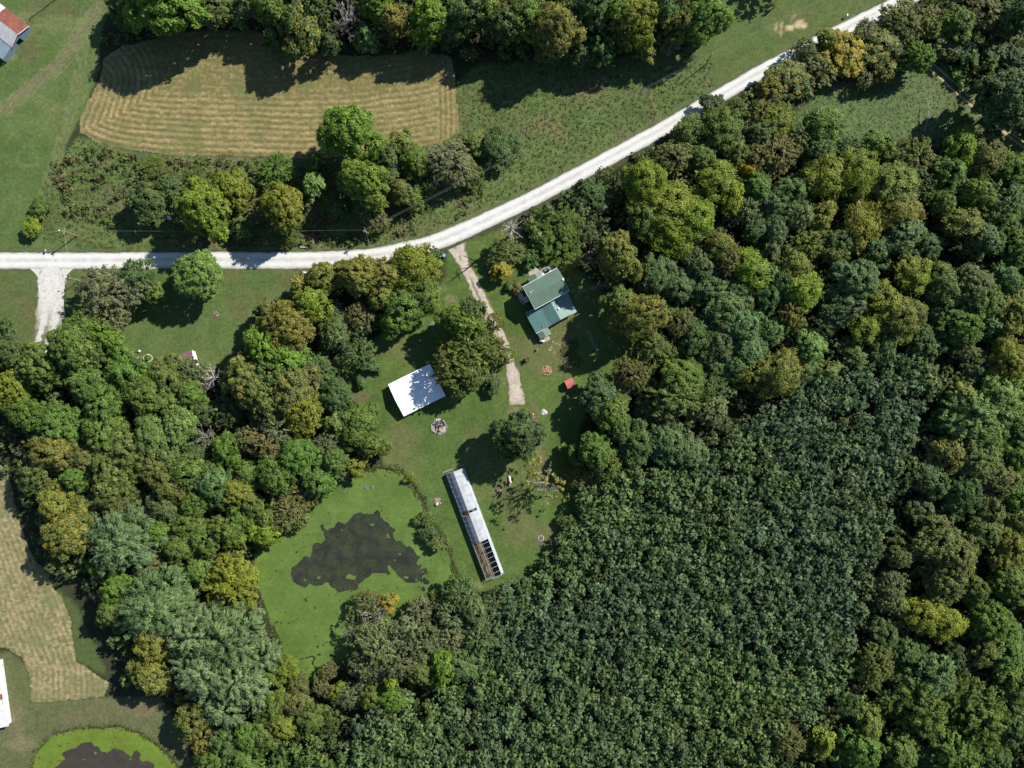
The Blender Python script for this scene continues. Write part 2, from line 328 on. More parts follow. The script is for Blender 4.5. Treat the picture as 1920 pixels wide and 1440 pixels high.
for ln, w, c, am in [
    ([(1207, 140), (1216, 180), (1226, 226)], 4, (0.05, 0.04, 0.025), 0.9), ([(1212, 150), (1220, 182), (1232, 222)], 2.5, (.17, .135, .07), .7), ([(1326, 128), (1331, 165)], 2.5, (.2, .15, .08), .8),
    ([(862, 180), (900, 172), (960, 158)], 2.2, (.13, .13, .06), .7), ([(866, 172), (900, 165), (950, 156)], 1.6, (.12, .12, .05), .5),
    ([(1085, 548), (1110, 540), (1138, 530)], 3.5, (.2, .18, .14), .85), ([(1062, 520), (1075, 545), (1082, 560)], 2.0, (.22, .2, .17), .7),
    ([(640, 700), (668, 740), (690, 800), (700, 850)], 7, DIRT, .35), ([(1000, 760), (1012, 830), (1018, 880)], 14, (.112, .10, .05), .7), ([(1075, 500), (1090, 490)], 3, DIRT, .5)]:
    streak(ln, w, c, am)
tr = smooth([(190, 8), (150, 60), (118, 110), (60, 160), (0, 205)], 6); streak(tr, 16, (0.115, 0.112, 0.056), .7)
for k in range(5):
    streak([(p[0] + k * 6 - 14, p[1] + k * 3) for p in tr], 2.4, (0.14, 0.135, 0.07), .7)
tr = smooth([(150, 62), (140, 140), (118, 230), (96, 300), (70, 370)], 6)
for k in (0, 7, 16): streak([(p[0] + k, p[1]) for p in tr], 3.0, (0.125, 0.135, 0.058), .75)
for rr in (44, 50, 57, 63):
    streak([(108 + rr * math.cos(a) * 0.95, 150 + rr * math.sin(a)) for a in np.linspace(-0.3, 2.9, 24)], 2.6, (0.118, 0.138, 0.052), .6)
for k in range(8):
    streak([(0, 20 + k * 5), (80, 28 + k * 6), (170, 34 + k * 2)], 2.6, (0.12, 0.14, 0.055), .5)
for k in range(9):
    streak([(230 + k * 4, 660 - k * 9), (330, 640 - k * 13), (470, 600 - k * 11)], 2.0, (0.095, 0.105, 0.042), .3)
dr = pldist(PX, PY, ROAD)
blend((1 - sstep(15, 27, dr + wob * 0.5)) * 0.45, (0.085, 0.092, 0.055))
ROADW = lambda px: 15.8 - 2.4 * float(sstep(700, 1250, np.array(px)))
# basins under the ponds
Z = np.zeros(len(X)); pdm = np.minimum(sdf(PX, PY, POND), sdf(PX, PY, POND2))
blend(1 - sstep(-4, 6, pdm + wob * 0.3), (0.05, 0.045, 0.03))
Z += (fbm(X, Y, 5, 77) - 0.5) * 0.016
Z -= sstep(2, -8, pdm) * 1.3
far = np.maximum(np.abs(X) - 225, np.abs(Y) - 173); Z[far > 0] = 0
for px, py in ((980, 560), (780, 730), (890, 985)):   # level pads under the buildings
    Z *= sstep(0, 40, np.hypot(PX - px, PY - py) - 60)
gw = len(gx); idx = np.arange(len(X)).reshape(len(gy), gw)
gf = np.stack([idx[:-1, :-1], idx[:-1, 1:], idx[1:, 1:], idx[1:, :-1]], -1).reshape(-1, 4)
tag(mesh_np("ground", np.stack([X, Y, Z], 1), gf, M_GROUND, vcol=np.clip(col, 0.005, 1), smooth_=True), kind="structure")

def strip(name, line, half, mat_, z, colf, nx=13, edge=0.08, crown=0.05, kind="structure"):
    """a road surface swept along a line of photo pixels; half(px) in pixels"""
    p = np.array(line, float); seg = np.hypot(*np.diff(p, axis=0).T); s = np.concatenate([[0], np.cumsum(seg)])
    t = np.arange(0, s[-1], 3.0); x = np.interp(t, s, p[:, 0]); y = np.interp(t, s, p[:, 1])
    tx = np.gradient(x); ty = np.gradient(y); L = np.hypot(tx, ty); nxv, nyv = -ty / L, tx / L
    u = np.linspace(-1, 1, nx); h = np.array([half(a) for a in x]) * (1 + (fbm(x, y, 20, 5) - 0.5) * edge * 2)
    U, T = np.meshgrid(u, np.arange(len(t)))
    e = 1 + (vnoise(x[T] / 5, y[T] / 5 + U * 3, 8) - 0.5) * edge * (np.abs(U) > 0.99)
    XX = x[T] + nxv[T] * U * h[T] * e; YY = y[T] + nyv[T] * U * h[T] * e
    wx = (XX - 960) * GS; wy = (720 - YY) * GS; zz = z + crown * (1 - U ** 2) - 0.03 * (np.abs(U) > 0.99)
    ii = np.arange(U.size).reshape(U.shape); f = np.stack([ii[:-1, :-1], ii[:-1, 1:], ii[1:, 1:], ii[1:, :-1]], -1).reshape(-1, 4)
    o = mesh_np(name, np.stack([wx, wy, zz], -1).reshape(-1, 3), f, mat_, vcol=colf(U.ravel(), wx.ravel(), wy.ravel()), smooth_=True)
    return tag(o, kind=kind)

def road_col(u, x, y):
    base = np.array([0.54, 0.535, 0.51]); g = np.array([0.23, 0.225, 0.21]); e = np.array([0.24, 0.23, 0.19])
    n = fbm(x, y, 1.6, 4); nl = fbm(x * 0.2, y, 0.7, 14)
    w = np.exp(-((np.abs(u + 0.08) - 0.48) / 0.24) ** 2) * 0.55 + 0.45 * n
    c = g + (base - g) * np.clip(w + 0.42, 0, 1)[:, None]
    k = sstep(0.80, 1.0, np.abs(u) + (n - 0.5) * 0.3)[:, None]; return c * (1 - k) + e * k
strip("gravel_road", ROAD, ROADW, M_GRAVEL, 0.055, road_col, 21)

def drive_col(u, x, y):
    n = fbm(x, y, 1.2, 6); n2_ = fbm(x, y, 3.5, 66)
    c = np.array([0.38, 0.325, 0.265]) * (0.8 + 0.4 * n)[:, None]
    k = np.maximum((1 - sstep(0.03, 0.20, np.abs(u - 0.15) + (n - .5) * .4)) * sstep(0.4, 0.6, n2_ + 0.1) * 0.7 * (1 - sstep(600, 660, 720 - y / GS)), sstep(0.7, 1.0, np.abs(u) + (n - 0.5) * 0.7))[:, None]
    k = np.maximum(k, sstep(752, 761, 720 - y / GS + (n - .5) * 14)[:, None] * .9)
    return c * (1 - k) + np.array([0.085, 0.092, 0.038]) * k
strip("gravel_driveway", DRIVE_HOUSE, lambda a: 12.5 - 2.0 * float(sstep(860, 930, np.array(a))) + 5.5 * float(sstep(955, 969, np.array(a))) + 7 * (1 - float(sstep(850, 866, np.array(a)))), M_DRIVE, 0.03, drive_col, 17, 0.3)
DRIVE_W = smooth([(97, 500), (96, 520), (95, 545), (96, 570), (94, 595), (88, 620), (80, 645), (74, 662)], 6)
def drivew_col(u, x, y):
    py = 720 - y / GS; n = fbm(x, y, 1.2, 16)
    c = np.array([0.47, 0.455, 0.42]) * (0.88 + 0.24 * n)[:, None]
    fade = sstep(555, 640, py); ruts = np.minimum(np.abs(u + 0.35), np.abs(u - 0.4))
    k = np.maximum(fade * sstep(0.10, 0.32, ruts + (n - .5) * .5), sstep(0.78, 1.0, np.abs(u) + (n - 0.5) * 0.5))[:, None]
    return c * (1 - k) + np.array([0.095, 0.095, 0.04]) * k
strip("gravel_lane", DRIVE_W, lambda a: 25.0, M_DRIVE, 0.034, drivew_col, 25, 0.25)
fl = MB()
for px in (62, 132):   # the flared mouth of the lane
    s_ = 1 if px < 97 else -1
    a = [W(97 - s_ * 36 + 0 * s_, 503)] + [W(97 - s_ * (24 + 18 * (1 - t) ** 2), 503 + 26 * t) for t in np.linspace(0, 1, 7)] + [W(97 - s_ * 16, 529), W(97 - s_ * 16, 503)]
    fl.prism([(q.x, q.y) for q in a], 0.0, 0.046)
FLC = mat("lane_gravel", (0.45, 0.435, 0.40), 0.95, 0.15, 2); tag(fl.build("lane_apron", FLC), kind="structure")
rut_col = lambda u, x, y: np.array([0.36, 0.28, 0.16]) * (0.75 + 0.5 * fbm(x, y, 1.5, 3))[:, None]
strip("rutted_track", RUT_A, lambda a: 2.4, M_GRAVEL, 0.03, rut_col, 5, 0.5); strip("rutted_track", RUT_B, lambda a: 2.0, M_GRAVEL, 0.03, rut_col, 5, 0.5)

# ---- hayfields: real windrow relief, cut to the field outline
def field(name, poly, res, rowf, cols, seed, zb):
    pa = np.array(poly); x0, x1 = max(pa[:, 0].min(), -160), pa[:, 0].max(); y0, y1 = pa[:, 1].min(), min(pa[:, 1].max(), 1500)
    xs = np.arange((x0 - 960) * GS, (x1 - 960) * GS, res); ys = np.arange((720 - y1) * GS, (720 - y0) * GS, res)
    A, B = np.meshgrid(xs, ys); x = A.ravel(); y = B.ravel(); px = x / GS + 960; py = 720 - y / GS
    d = sdf(px, py, poly); w = (fbm(x, y, 2.0, seed) - 0.5) * 8 + (fbm(x, y, 9, seed + 4) - .5) * 9
    row, amp = rowf(px, py, -d, x, y)
    nn = fbm(x, y, 0.9, seed + 3); straw = np.clip(row * amp * .9 + (nn - 0.5) * 1.2 + (fbm(x * .4, y, .7, seed + 31) - .5) * 1.1 + .06, 0, 1)
    z = zb + 0.22 * row * amp * (0.6 + 0.8 * nn) + 0.05 * nn
    c = np.array(cols[0])[None] * (1 - straw[:, None]) + np.array(cols[1])[None] * straw[:, None]
    gm = sstep(0.50, 0.72, fbm(x, y, 8, seed + 8))[:, None] * 0.55; c = c * (1 - gm) + np.array(cols[2])[None] * gm
    z = np.where(d + w > -3, 0.012, z)
    ii = np.arange(x.size).reshape(A.shape); f = np.stack([ii[:-1, :-1], ii[:-1, 1:], ii[1:, 1:], ii[1:, :-1]], -1).reshape(-1, 4)
    keep = ((d + w)[f].mean(1) < 0); f = f[keep]
    used = np.unique(f); remap = np.zeros(x.size, int); remap[used] = np.arange(len(used))
    tag(mesh_np(name, np.stack([x, y, z], 1)[used], remap[f], M_HAY, vcol=c[used], smooth_=True), kind="structure")
def rows_up(px, py, d, x, y):
    wv = (fbm(x, y, 12, 55) - 0.5) * 6
    dl = pldist(px, py, smooth([(182, 150), (163, 200), (150, 232), (153, 250), (178, 266), (215, 277), (270, 285), (340, 290), (480, 294), (600, 295), (700, 288), (780, 276), (870, 258)], 4)) + wv
    right = sstep(30, 18, np.abs(px - 846 + wv))
    row = np.where(right > .5, 0.5 + 0.5 * np.cos(2 * np.pi * (px + wv) / 10.0), 0.5 + 0.5 * np.cos(2 * np.pi * dl / 11.4))
    amp = np.maximum(sstep(132, 96, dl) * 0.72, 0.16) * (0.55 + 0.8 * fbm(x * .35, y, 3.5, 56))
    amp = np.where(right > .5, 0.6, amp)
    return row ** 0.8, np.clip(amp, 0, 1.1)
field("hayfield", HAY_UP, 0.30, rows_up, ((0.122, 0.112, 0.042), (0.268, 0.208, 0.098), (0.105, 0.118, 0.042)), 200, 0.02)
def rows_low(px, py, d, x, y):
    v = np.where(py > 1248, px + 2 * fbm(x, y, 5, 3), px * 0.93 - py * 0.38 + 8 * fbm(x, y, 12, 57))
    row = 0.5 + 0.5 * np.cos(2 * np.pi * v / 10.5); return row * .6 + .4 * fbm(x * 1.6 + y * .5, y * .45, 1.0, 59), 0.30 + 0.55 * fbm(x, y, 4, 58)
field("hayfield", HAY_LOW, 0.40, rows_low, ((0.125, 0.125, 0.055), (0.32, 0.25, 0.135), (0.13, 0.135, 0.055)), 300, 0.02)

# ---- ponds: dark water with a floating mat of duckweed
M_WATER, n_, l_, b_ = newmat("pond_water")
b_.inputs["Base Color"].default_value = (0.03, 0.028, 0.022, 1); b_.inputs["Roughness"].default_value = 0.12; b_.inputs["IOR"].default_value = 1.33
tc_ = n_.new("ShaderNodeNewGeometry"); no_ = n_.new("ShaderNodeTexNoise"); no_.inputs["Scale"].default_value = 0.22; no_.inputs["Detail"].default_value = 7
nf_ = n_.new("ShaderNodeTexNoise"); nf_.inputs["Scale"].default_value = 3.0; nf_.inputs["Detail"].default_value = 4
l_.new(tc_.outputs["Position"], no_.inputs["Vector"]); l_.new(tc_.outputs["Position"], nf_.inputs["Vector"])
ad_ = n_.new("ShaderNodeMath"); ad_.operation = 'MULTIPLY'; l_.new(no_.outputs[0], ad_.inputs[0]); l_.new(nf_.outputs[0], ad_.inputs[1])
cr_ = n_.new("ShaderNodeMapRange"); cr_.inputs[1].default_value = 0.16; cr_.inputs[2].default_value = 0.42; l_.new(ad_.outputs[0], cr_.inputs[0])
mx_ = n_.new("ShaderNodeMix"); mx_.data_type = 'RGBA'; mx_.inputs[6].default_value = (0.020, 0.021, 0.019, 1); mx_.inputs[7].default_value = (0.050, 0.062, 0.028, 1)
l_.new(cr_.outputs[0], mx_.inputs[0]); l_.new(mx_.outputs[2], b_.inputs["Base Color"])
M_WATER2 = mat("brown_pond_water", (0.045, 0.037, 0.028), 0.1, 0.15, 0.3, spec=0.5)
def pond(poly, wm, z):
    mb = MB(); mb.add([W(p[0], p[1], 0) * 1.0 + Vector((0, 0, z)) for p in poly], [tuple(range(len(poly)))[::-1]])
    tag(mb.build("pond_water", wm), kind="structure")
pond([((p[0] - 655) * 1.03 + 655, (p[1] - 1080) * 1.03 + 1080) for p in POND], M_WATER, -0.12); pond(POND2, M_WATER2, -0.12)
def duckweed(poly, hole, c0, c1, seed, z, ymax):
    pa = np.array(poly); xs = np.arange((pa[:, 0].min() - 960) * GS, (pa[:, 0].max() - 960) * GS, 0.3); ys = np.arange((720 - min(pa[:, 1].max(), ymax)) * GS, (720 - pa[:, 1].min()) * GS, 0.3)
    A, B = np.meshgrid(xs, ys); x = A.ravel(); y = B.ravel(); px = x / GS + 960; py = 720 - y / GS
    d = sdf(px, py, poly); h = sdf(px, py, hole)
    sc = (vnoise(x / 2.1, y / 2.1, seed) - 0.5) * 17 + (fbm(x, y, 0.8, seed + 1) - 0.5) * 5 + (vnoise(x / 4.5, y / 4.5, seed + 9) - .5) * 12
    rag = sstep(760, 800, px) * sstep(1000, 1060, py) * (fbm(x, y, 1.2, seed + 44) - 0.45) * 40 if seed == 400 else 0
    keepv = (d + (fbm(x, y, 3, seed + 2) - .5) * 5 < 0) & (h + sc + rag > 0)
    crack = (np.abs(fbm(x, y, 14, seed + 3) - 0.5) < 0.006) & (py > 1120) & (px > 460)
    hole2 = fbm(x, y, 0.9, seed + 12) > 0.80
    keepv &= ~crack & ~hole2
    isl = (h < -4) & (h > -26) & (vnoise(x / 2.2, y / 2.2, seed + 6) > 0.86); keepv |= isl
    t = fbm(x, y, 8, seed + 7)[:, None]; c = np.array(c0) * (1 - t) + np.array(c1) * t
    ii = np.arange(x.size).reshape(A.shape); f = np.stack([ii[:-1, :-1], ii[:-1, 1:], ii[1:, 1:], ii[1:, :-1]], -1).reshape(-1, 4)
    f = f[keepv[f].sum(1) >= 3]; used = np.unique(f); remap = np.zeros(x.size, int); remap[used] = np.arange(len(used))
    v = np.stack([x, y, z + 0.03 * fbm(x, y, 1, seed + 8)], 1)
    o = mesh_np("duckweed", v[used], remap[f], M_WEED, vcol=c[used], smooth_=True)
    return tag(o, kind="stuff")
tag(duckweed(POND, OPEN, (0.060, 0.104, 0.018), (0.090, 0.146, 0.027), 400, -0.09, 2000), "green duckweed mat covering the larger pond beside the greenhouse lawn", "duckweed")
tag(duckweed(POND2, OPEN2, (0.078, 0.122, 0.013), (0.112, 0.165, 0.018), 500, -0.09, 1500), "bright lime duckweed rim around the brown pond below the tan field", "duckweed")
# ------------------------------------------------------------------ buildings
def lerp(a, b, t): return Vector(a) * (1 - t) + Vector(b) * t
def roof_slope(P, name, m, a, b, c, d, t=0.08, rib=0.9, parent=None, label=None, ribh=0.02):
    """a-b is the ridge edge, d-c the eave edge; ribs run down the slope"""
    mb = MB(); a, b, c, d = map(Vector, (a, b, c, d)); mb.slab([a, b, c, d], t)
    n = (b - a).cross(d - a).normalized(); n = n if n.z > 0 else -n
    k = max(2, int((b - a).length / rib))
    for i in range(k + 1):
        f = (i + 0.02) / (k + .04); p, q = lerp(a, b, f), lerp(d, c, f); dirv = (q - p); w = (b - a).normalized() * 0.035
        mb.box((p + q) / 2 + n * (ribh / 2 + .002), w, dirv * 0.998, n * ribh)
    return P(mb, name, m, parent, label)
def wall_poly(P, name, m, pts, t=0.15, parent=None, label=None):
    """vertical wall of outline pts with thickness"""
    pts = [Vector(p) for p in pts]; n = (pts[1] - pts[0]).cross(pts[2] - pts[0]).normalized(); k = len(pts)
    mb = MB(); vs = [p + n * t / 2 for p in pts] + [p - n * t / 2 for p in pts]
    mb.add(vs, [tuple(range(k)), tuple(range(2 * k - 1, k - 1, -1))] + [(i, i + k, (i + 1) % k + k, (i + 1) % k) for i in range(k)])
    return P(mb, name, m, parent, label)
def box_walls(P, m, F, u0, u1, v0, v1, zt, gable=None, axis='u', t=0.15):
    """four walls in frame F(u,v,z); gable = (ridge height) adds gable triangles at the ends of the ridge axis"""
    um, vm = (u0 + u1) / 2, (v0 + v1) / 2
    for v in (v0, v1):
        top = [F(u1, v, zt), F(um, v, gable), F(u0, v, zt)] if gable and axis == 'v' else [F(u1, v, zt), F(u0, v, zt)]
        wall_poly(P, "wall", m, [F(u0, v, 0), F(u1, v, 0)] + top, t)
    for u in (u0, u1):
        top = [F(u, v1 - t / 2 - .003, zt), F(u, vm, gable), F(u, v0 + t / 2 + .003, zt)] if gable and axis == 'u' else [F(u, v1 - t / 2 - .003, zt), F(u, v0 + t / 2 + .003, zt)]
        wall_poly(P, "wall", m, [F(u, v0 + t / 2 + .003, 0), F(u, v1 - t / 2 - .003, 0)] + top, t)
def window(P, m_f, m_g, F, uv, along, z0, z1, w, out):
    """framed window on a wall: uv centre, along/out are unit frame directions (du,dv)"""
    u, v = uv; a = along; o = out
    pt = lambda s, z, q: F(u + a[0] * s + o[0] * q, v + a[1] * s + o[1] * q, z)
    mb = MB(); ex = (pt(1, 0, 0) - pt(0, 0, 0)); ez = Vector((0, 0, 1)); eo = (pt(0, 0, 1) - pt(0, 0, 0)); h = z1 - z0
    for s in (-w / 2, w / 2): mb.box(pt(s, (z0 + z1) / 2, .1), ex * .09, eo * .08, ez * (h + .09))
    for z in (z0, z1): mb.box(pt(0, z, .1), ex * (w - .092), eo * .08, ez * .09)
    mb.box(pt(0, (z0 + z1) / 2, .1), ex * (w - .1), eo * .05, ez * .05)
    f = P(mb, "window", m_f); g = MB(); g.box(pt(0, (z0 + z1) / 2, .085), ex * (w - .02), eo * .02, ez * (h - .02)); P(g, "pane", m_g, f); return f
def door(P, m, m2, F, uv, along, out, w=1.0, h=2.05):
    u, v = uv; pt = lambda s, z, q: F(u + along[0] * s + out[0] * q, v + along[1] * s + out[1] * q, z)
    ex = pt(1, 0, 0) - pt(0, 0, 0); eo = pt(0, 0, 1) - pt(0, 0, 0); ez = Vector((0, 0, 1))
    mb = MB(); mb.box(pt(0, h / 2 + .02, .1), ex * w, eo * .06, ez * h); d = P(mb, "door", m)
    k = MB(); k.box(pt(w * .4, 1.0, .16), ex * .06, eo * .06, ez * .12); P(k, "handle", m2, d); return d

M_GREEN = mat("green_painted_metal", (0.090, 0.148, 0.104), 0.55, 0.10, 0.35, spec=0.35, stain=(0.112, 0.155, 0.108), stain_amt=0.45)
M_TEAL = mat("teal_painted_metal", (0.082, 0.165, 0.148), 0.55, 0.10, 0.35, spec=0.35)
M_TEAL2 = mat("pale_teal_metal", (0.145, 0.225, 0.20), 0.5, 0.08, 0.35, spec=0.35)
M_WHITE = mat("white_paint", (0.72, 0.72, 0.70), 0.6, 0.06, 1.0)
M_WHITEROOF = mat("white_roof_metal", (0.80, 0.80, 0.80), 0.45, 0.03, 0.4, spec=0.35)
M_SIDING = mat("white_siding", (0.62, 0.61, 0.57), 0.8, 0.08, 0.8)
M_GLASS = mat("window_glass", (0.02, 0.025, 0.03), 0.06, 0.1, 1, spec=0.6)
M_CONC = mat("concrete", (0.34, 0.31, 0.26), 0.9, 0.2, 1.2, bump=0.2, stain=(0.22, 0.20, 0.16), stain_amt=0.5)
M_TIMBER = mat("weathered_timber", (0.20, 0.165, 0.12), 0.9, 0.3, 3)
M_DARKTIMBER = mat("dark_timber", (0.06, 0.045, 0.035), 0.9, 0.3, 3)
M_STEEL = mat("grey_steel", (0.30, 0.31, 0.32), 0.5, 0.1, 2, metal=0.4)
M_DARK = mat("dark_rubber", (0.02, 0.02, 0.022), 0.8, 0.2, 2)
M_RUST = mat("rusty_roof_metal", (0.175, 0.062, 0.042), 0.85, 0.25, 0.6, stain=(0.36, 0.17, 0.075), stain_amt=0.36, stain_scale=0.8)
M_OLDWHITE = mat("stained_white_metal", (0.48, 0.47, 0.475), 0.6, 0.12, 0.6, stain=(0.17, 0.09, 0.075), stain_amt=0.44, stain_scale=1.3)
M_BLUEWALL = mat("faded_blue_siding", (0.155, 0.215, 0.25), 0.8, 0.12, 0.5)
M_MAROON = mat("maroon_shingle", (0.14, 0.075, 0.082), 0.9, 0.18, 1.5, bump=0.2)
M_REDROOF = mat("faded_red_metal", (0.44, 0.125, 0.125), 0.6, 0.12, 0.8, spec=0.3)

# ---- green-roofed house
O = W(980, 538, 6.0); UU = Vector((0.878, 0.478, 0)); VV = Vector((0.478, -0.878, 0))
def H(u, v, z): return Vector((O.x, O.y, 0)) + UU * u + VV * v + Vector((0, 0, z))
house = thing("farmhouse", H(7, 8, 0), "two-storey farmhouse with green metal roofs, a lower teal wing and two small porches", "house"); P = Part(house)
box_walls(P, M_SIDING, H, 0.45, 13.95, 0.45, 8.8, 6.0, 7.15, 'u')
ov = 0.0
roof_slope(P, "roof", M_GREEN, H(0, 4.62, 7.3), H(14.4, 4.62, 7.3), H(14.4, -.02, 5.98), H(0, -.02, 5.98))
roof_slope(P, "roof", M_GREEN, H(0, 4.62, 7.3), H(14.4, 4.62, 7.3), H(14.4, 9.3, 5.98), H(0, 9.3, 5.98), label="lower green slope of the main roof")
mb = MB(); mb.box(H(7.2, 4.62, 7.33), UU * 14.4, VV * .3, (0, 0, .05)); P(mb, "ridge_cap", M_GREEN)
for v, z in ((-.10, 5.93), (9.38, 5.93)):
    mb = MB(); mb.box(H(7.2, v, z), UU * 14.4, VV * .14, (0, 0, .14)); P(mb, "gutter", M_WHITE)
for u in (-.03, 14.43):
    for va, vb in ((0, 4.62), (9.3, 4.62)):
        mb = MB(); a, b = H(u, va, 5.93), H(u, vb, 7.25); mb.box((a + b) / 2, UU * .05, (b - a), (0, 0, .2)); P(mb, "bargeboard", M_WHITE)
for u in (2.5, 6.0, 10.5): window(P, M_WHITE, M_GLASS, H, (u, .45), (1, 0), 3.9, 5.2, 1.0, (0, -1)); 
for u in (2.0, 11.5): window(P, M_WHITE, M_GLASS, H, (u, .45), (1, 0), 1.0, 2.4, 1.0, (0, -1))
for v in (2.6, 6.6): window(P, M_WHITE, M_GLASS, H, (.45, v), (0, 1), 3.9, 5.2, 1.0, (-1, 0)); window(P, M_WHITE, M_GLASS, H, (13.95, v), (0, 1), 3.9, 5.2, 1.0, (1, 0))
door(P, M_MAROON, M_STEEL, H, (7.0, .45), (1, 0), (0, -1)); door(P, M_WHITE, M_STEEL, H, (.45, 3.6), (0, 1), (-1, 0))
# lower wing: shallow west roof, then a gable whose ridge runs out from the main block
mb = MB(); P_w = (-3.2, 13.2, 9.0, 16.8)
wall_poly(P, "wall", M_SIDING, [H(-3.2, 16.8, 0), H(13.2, 16.8, 0), H(13.2, 16.8, 2.55), H(6.55, 16.8, 4.05), H(2.35, 16.8, 2.9), H(-3.2, 16.8, 2.35)])
wall_poly(P, "wall", M_SIDING, [H(-3.2, 8.9, 0), H(-3.2, 16.72, 0), H(-3.2, 16.72, 2.35), H(-3.2, 8.9, 2.35)]); wall_poly(P, "wall", M_SIDING, [H(13.2, 8.9, 0), H(13.2, 16.72, 0), H(13.2, 16.72, 2.55), H(13.2, 8.9, 2.55)])
roof_slope(P, "wing_roof", M_TEAL, H(2.35, 8.85, 3.05), H(2.35, 17.15, 3.05), H(-3.6, 17.15, 2.45), H(-3.6, 8.25, 2.45), label="shallow teal roof at the wing's near end")
roof_slope(P, "wing_roof", M_TEAL, H(6.55, 8.85, 4.2), H(6.55, 17.15, 4.2), H(2.40, 17.15, 3.06), H(2.40, 8.85, 3.06), label="darker teal slope in the middle of the wing")
roof_slope(P, "wing_roof", M_TEAL2, H(6.6, 8.85, 4.19), H(6.6, 17.15, 4.19), H(13.5, 17.15, 2.62), H(13.9, 8.85, 2.62), label="pale teal slope of the wing")
mb = MB(); mb.box(H(2.37, 13, 3.09), UU * .14, VV * 8.2, (0, 0, .04)); P(mb, "roof_flashing", M_TEAL2)
for u0, u1 in ((-3.6, 6.5), (6.6, 13.5)):
    mb = MB(); zz = 2.45 if u0 < 0 else 2.6; mb.box(H((u0 + u1) / 2, 17.23, 2.50), UU * (u1 - u0), VV * .12, (0, 0, .12)); P(mb, "gutter", M_WHITE)
for u in (-1.5, 4.2, 9.5): window(P, M_WHITE, M_GLASS, H, (u, 16.8), (1, 0), 1.0, 2.1, 1.1, (0, 1))
for (u, v, z, r, h, m) in ((8.0, 13.2, 3.9, .42, .5, M_WHITE), (-2.4, 10.2, 2.6, .12, .5, M_STEEL), (-.1, 16.1, 2.8, .16, .4, M_STEEL), (11.9, 9.9, 3.0, .12, .4, M_STEEL), (11.0, 10.4, 3.2, .12, .4, M_STEEL)):
    mb = MB(); mb.tube([H(u, v, z - .3), H(u, v, z + h * .7)], r * .7, 10); mb.tube([H(u, v, z + h * .7), H(u, v, z + h * .7 + .12), H(u, v, z + h * .7 + .2)], [r, r, r * .5], 10); P(mb, "roof_vent", m)
mb = MB(); a = H(1.6, 3.2, 6.9); mb.tube([a + Vector((0, 0, -.1)), a + Vector((0, 0, .9))], .05, 6); mb.tube([a + Vector((-.1, -.1, .8)), a + Vector((.9, .65, .95))], .06, 6); mb.tube([a + Vector((.05, 0, .85)), a + Vector((-.2, -.35, .95))], .1, 6); P(mb, "aerial", M_WHITE)
mb = MB(); q = H(13.9, 4.6, 7.0); mb.tube([q, q + Vector((.25, .0, .25)), q + Vector((.38, 0, .42))], [.06, .32, .42], 12); mb.tube([q + Vector((0, 0, -.6)), q], .06, 6); P(mb, "satellite_dish", M_WHITE)
# porches
def porch(u0, u1, v0, v1, ur, z0, z1, end):
    a = (v0, v1)
    roof_slope(P, "porch_roof", M_GREEN, H(ur, v0, z1), H(ur, v1, z1), H(u0, v1, z0), H(u0, v0, z0)); roof_slope(P, "porch_roof", M_GREEN, H(ur + .03, v0, z1), H(ur + .03, v1, z1), H(u1, v1, z0), H(u1, v0, z0))
    vo = v1 if end > 0 else v0
    for u in (u0 + .15, u1 - .15): mb = MB(); mb.box(H(u, vo - end * .15, z0 / 2 - .06), UU * .12, VV * .12, (0, 0, z0 - .16)); P(mb, "porch_post", M_WHITE)
    wall_poly(P, "porch_gable", M_WHITE, [H(u0 + .1, vo - end * .08, z0 - .12), H(u1 - .1, vo - end * .08, z0 - .12), H(ur, vo - end * .08, z1 - .1)], .05)
    mb = MB(); mb.box(H((u0 + u1) / 2, (v0 + v1) / 2, .12), UU * (u1 - u0 - .2), VV * (v1 - v0 - .1), (0, 0, .22)); P(mb, "porch_floor", M_CONC)
porch(-3.25, 1.0, 17.32, 20.0, -1.1, 2.2, 2.65, 1); porch(3.4, 8.8, -2.35, -.18, 6.5, 2.5, 3.1, -1)
mb = MB(); mb.box(H(1.1, 18.7, 2.2), UU * .1, VV * 2.5, (0, 0, .14)); P(mb, "gutter", M_WHITE); mb = MB(); mb.box(H(8.92, -1.25, 2.5), UU * .12, VV * 2.2, (0, 0, .14)); P(mb, "gutter", M_WHITE)
# back steps: two flights with open treads and rails
for i in range(6):
    mb = MB(); mb.box(H(-1.9 + .04 * i, 3.1 - .38 * i, .2 + .17 * i), UU * 1.7, VV * .2, (0, 0, .05)); P(mb, "tread", M_WHITE)
for i in range(5):
    mb = MB(); mb.box(H(-1.7 + .34 * i, 4.3, 1.3 + .17 * i), UU * .17, VV * 1.6, (0, 0, .05)); P(mb, "tread", M_WHITE)
mb = MB(); mb.box(H(-2.45, 3.6, 1.18), UU * .9, VV * 1.2, (0, 0, .06)); P(mb, "step_landing", M_TIMBER)
for a, b in (((-2.8, 1.0, 1.0), (-2.9, 3.5, 2.0)), ((-2.9, 3.5, 2.0), (-2.7, 5.2, 2.1)), ((-2.7, 5.2, 2.1), (-.1, 5.2, 3.0)), ((-2.6, 3.45, 2.0), (.2, 3.5, 3.0))):
    mb = MB(); mb.tube([H(*a), H(*b)], .06, 5); mb.tube([H(a[0], a[1], 0), H(*a)], .05, 5); mb.tube([H(b[0], b[1], 0), H(*b)], .05, 5); P(mb, "stair_rail", M_WHITE)

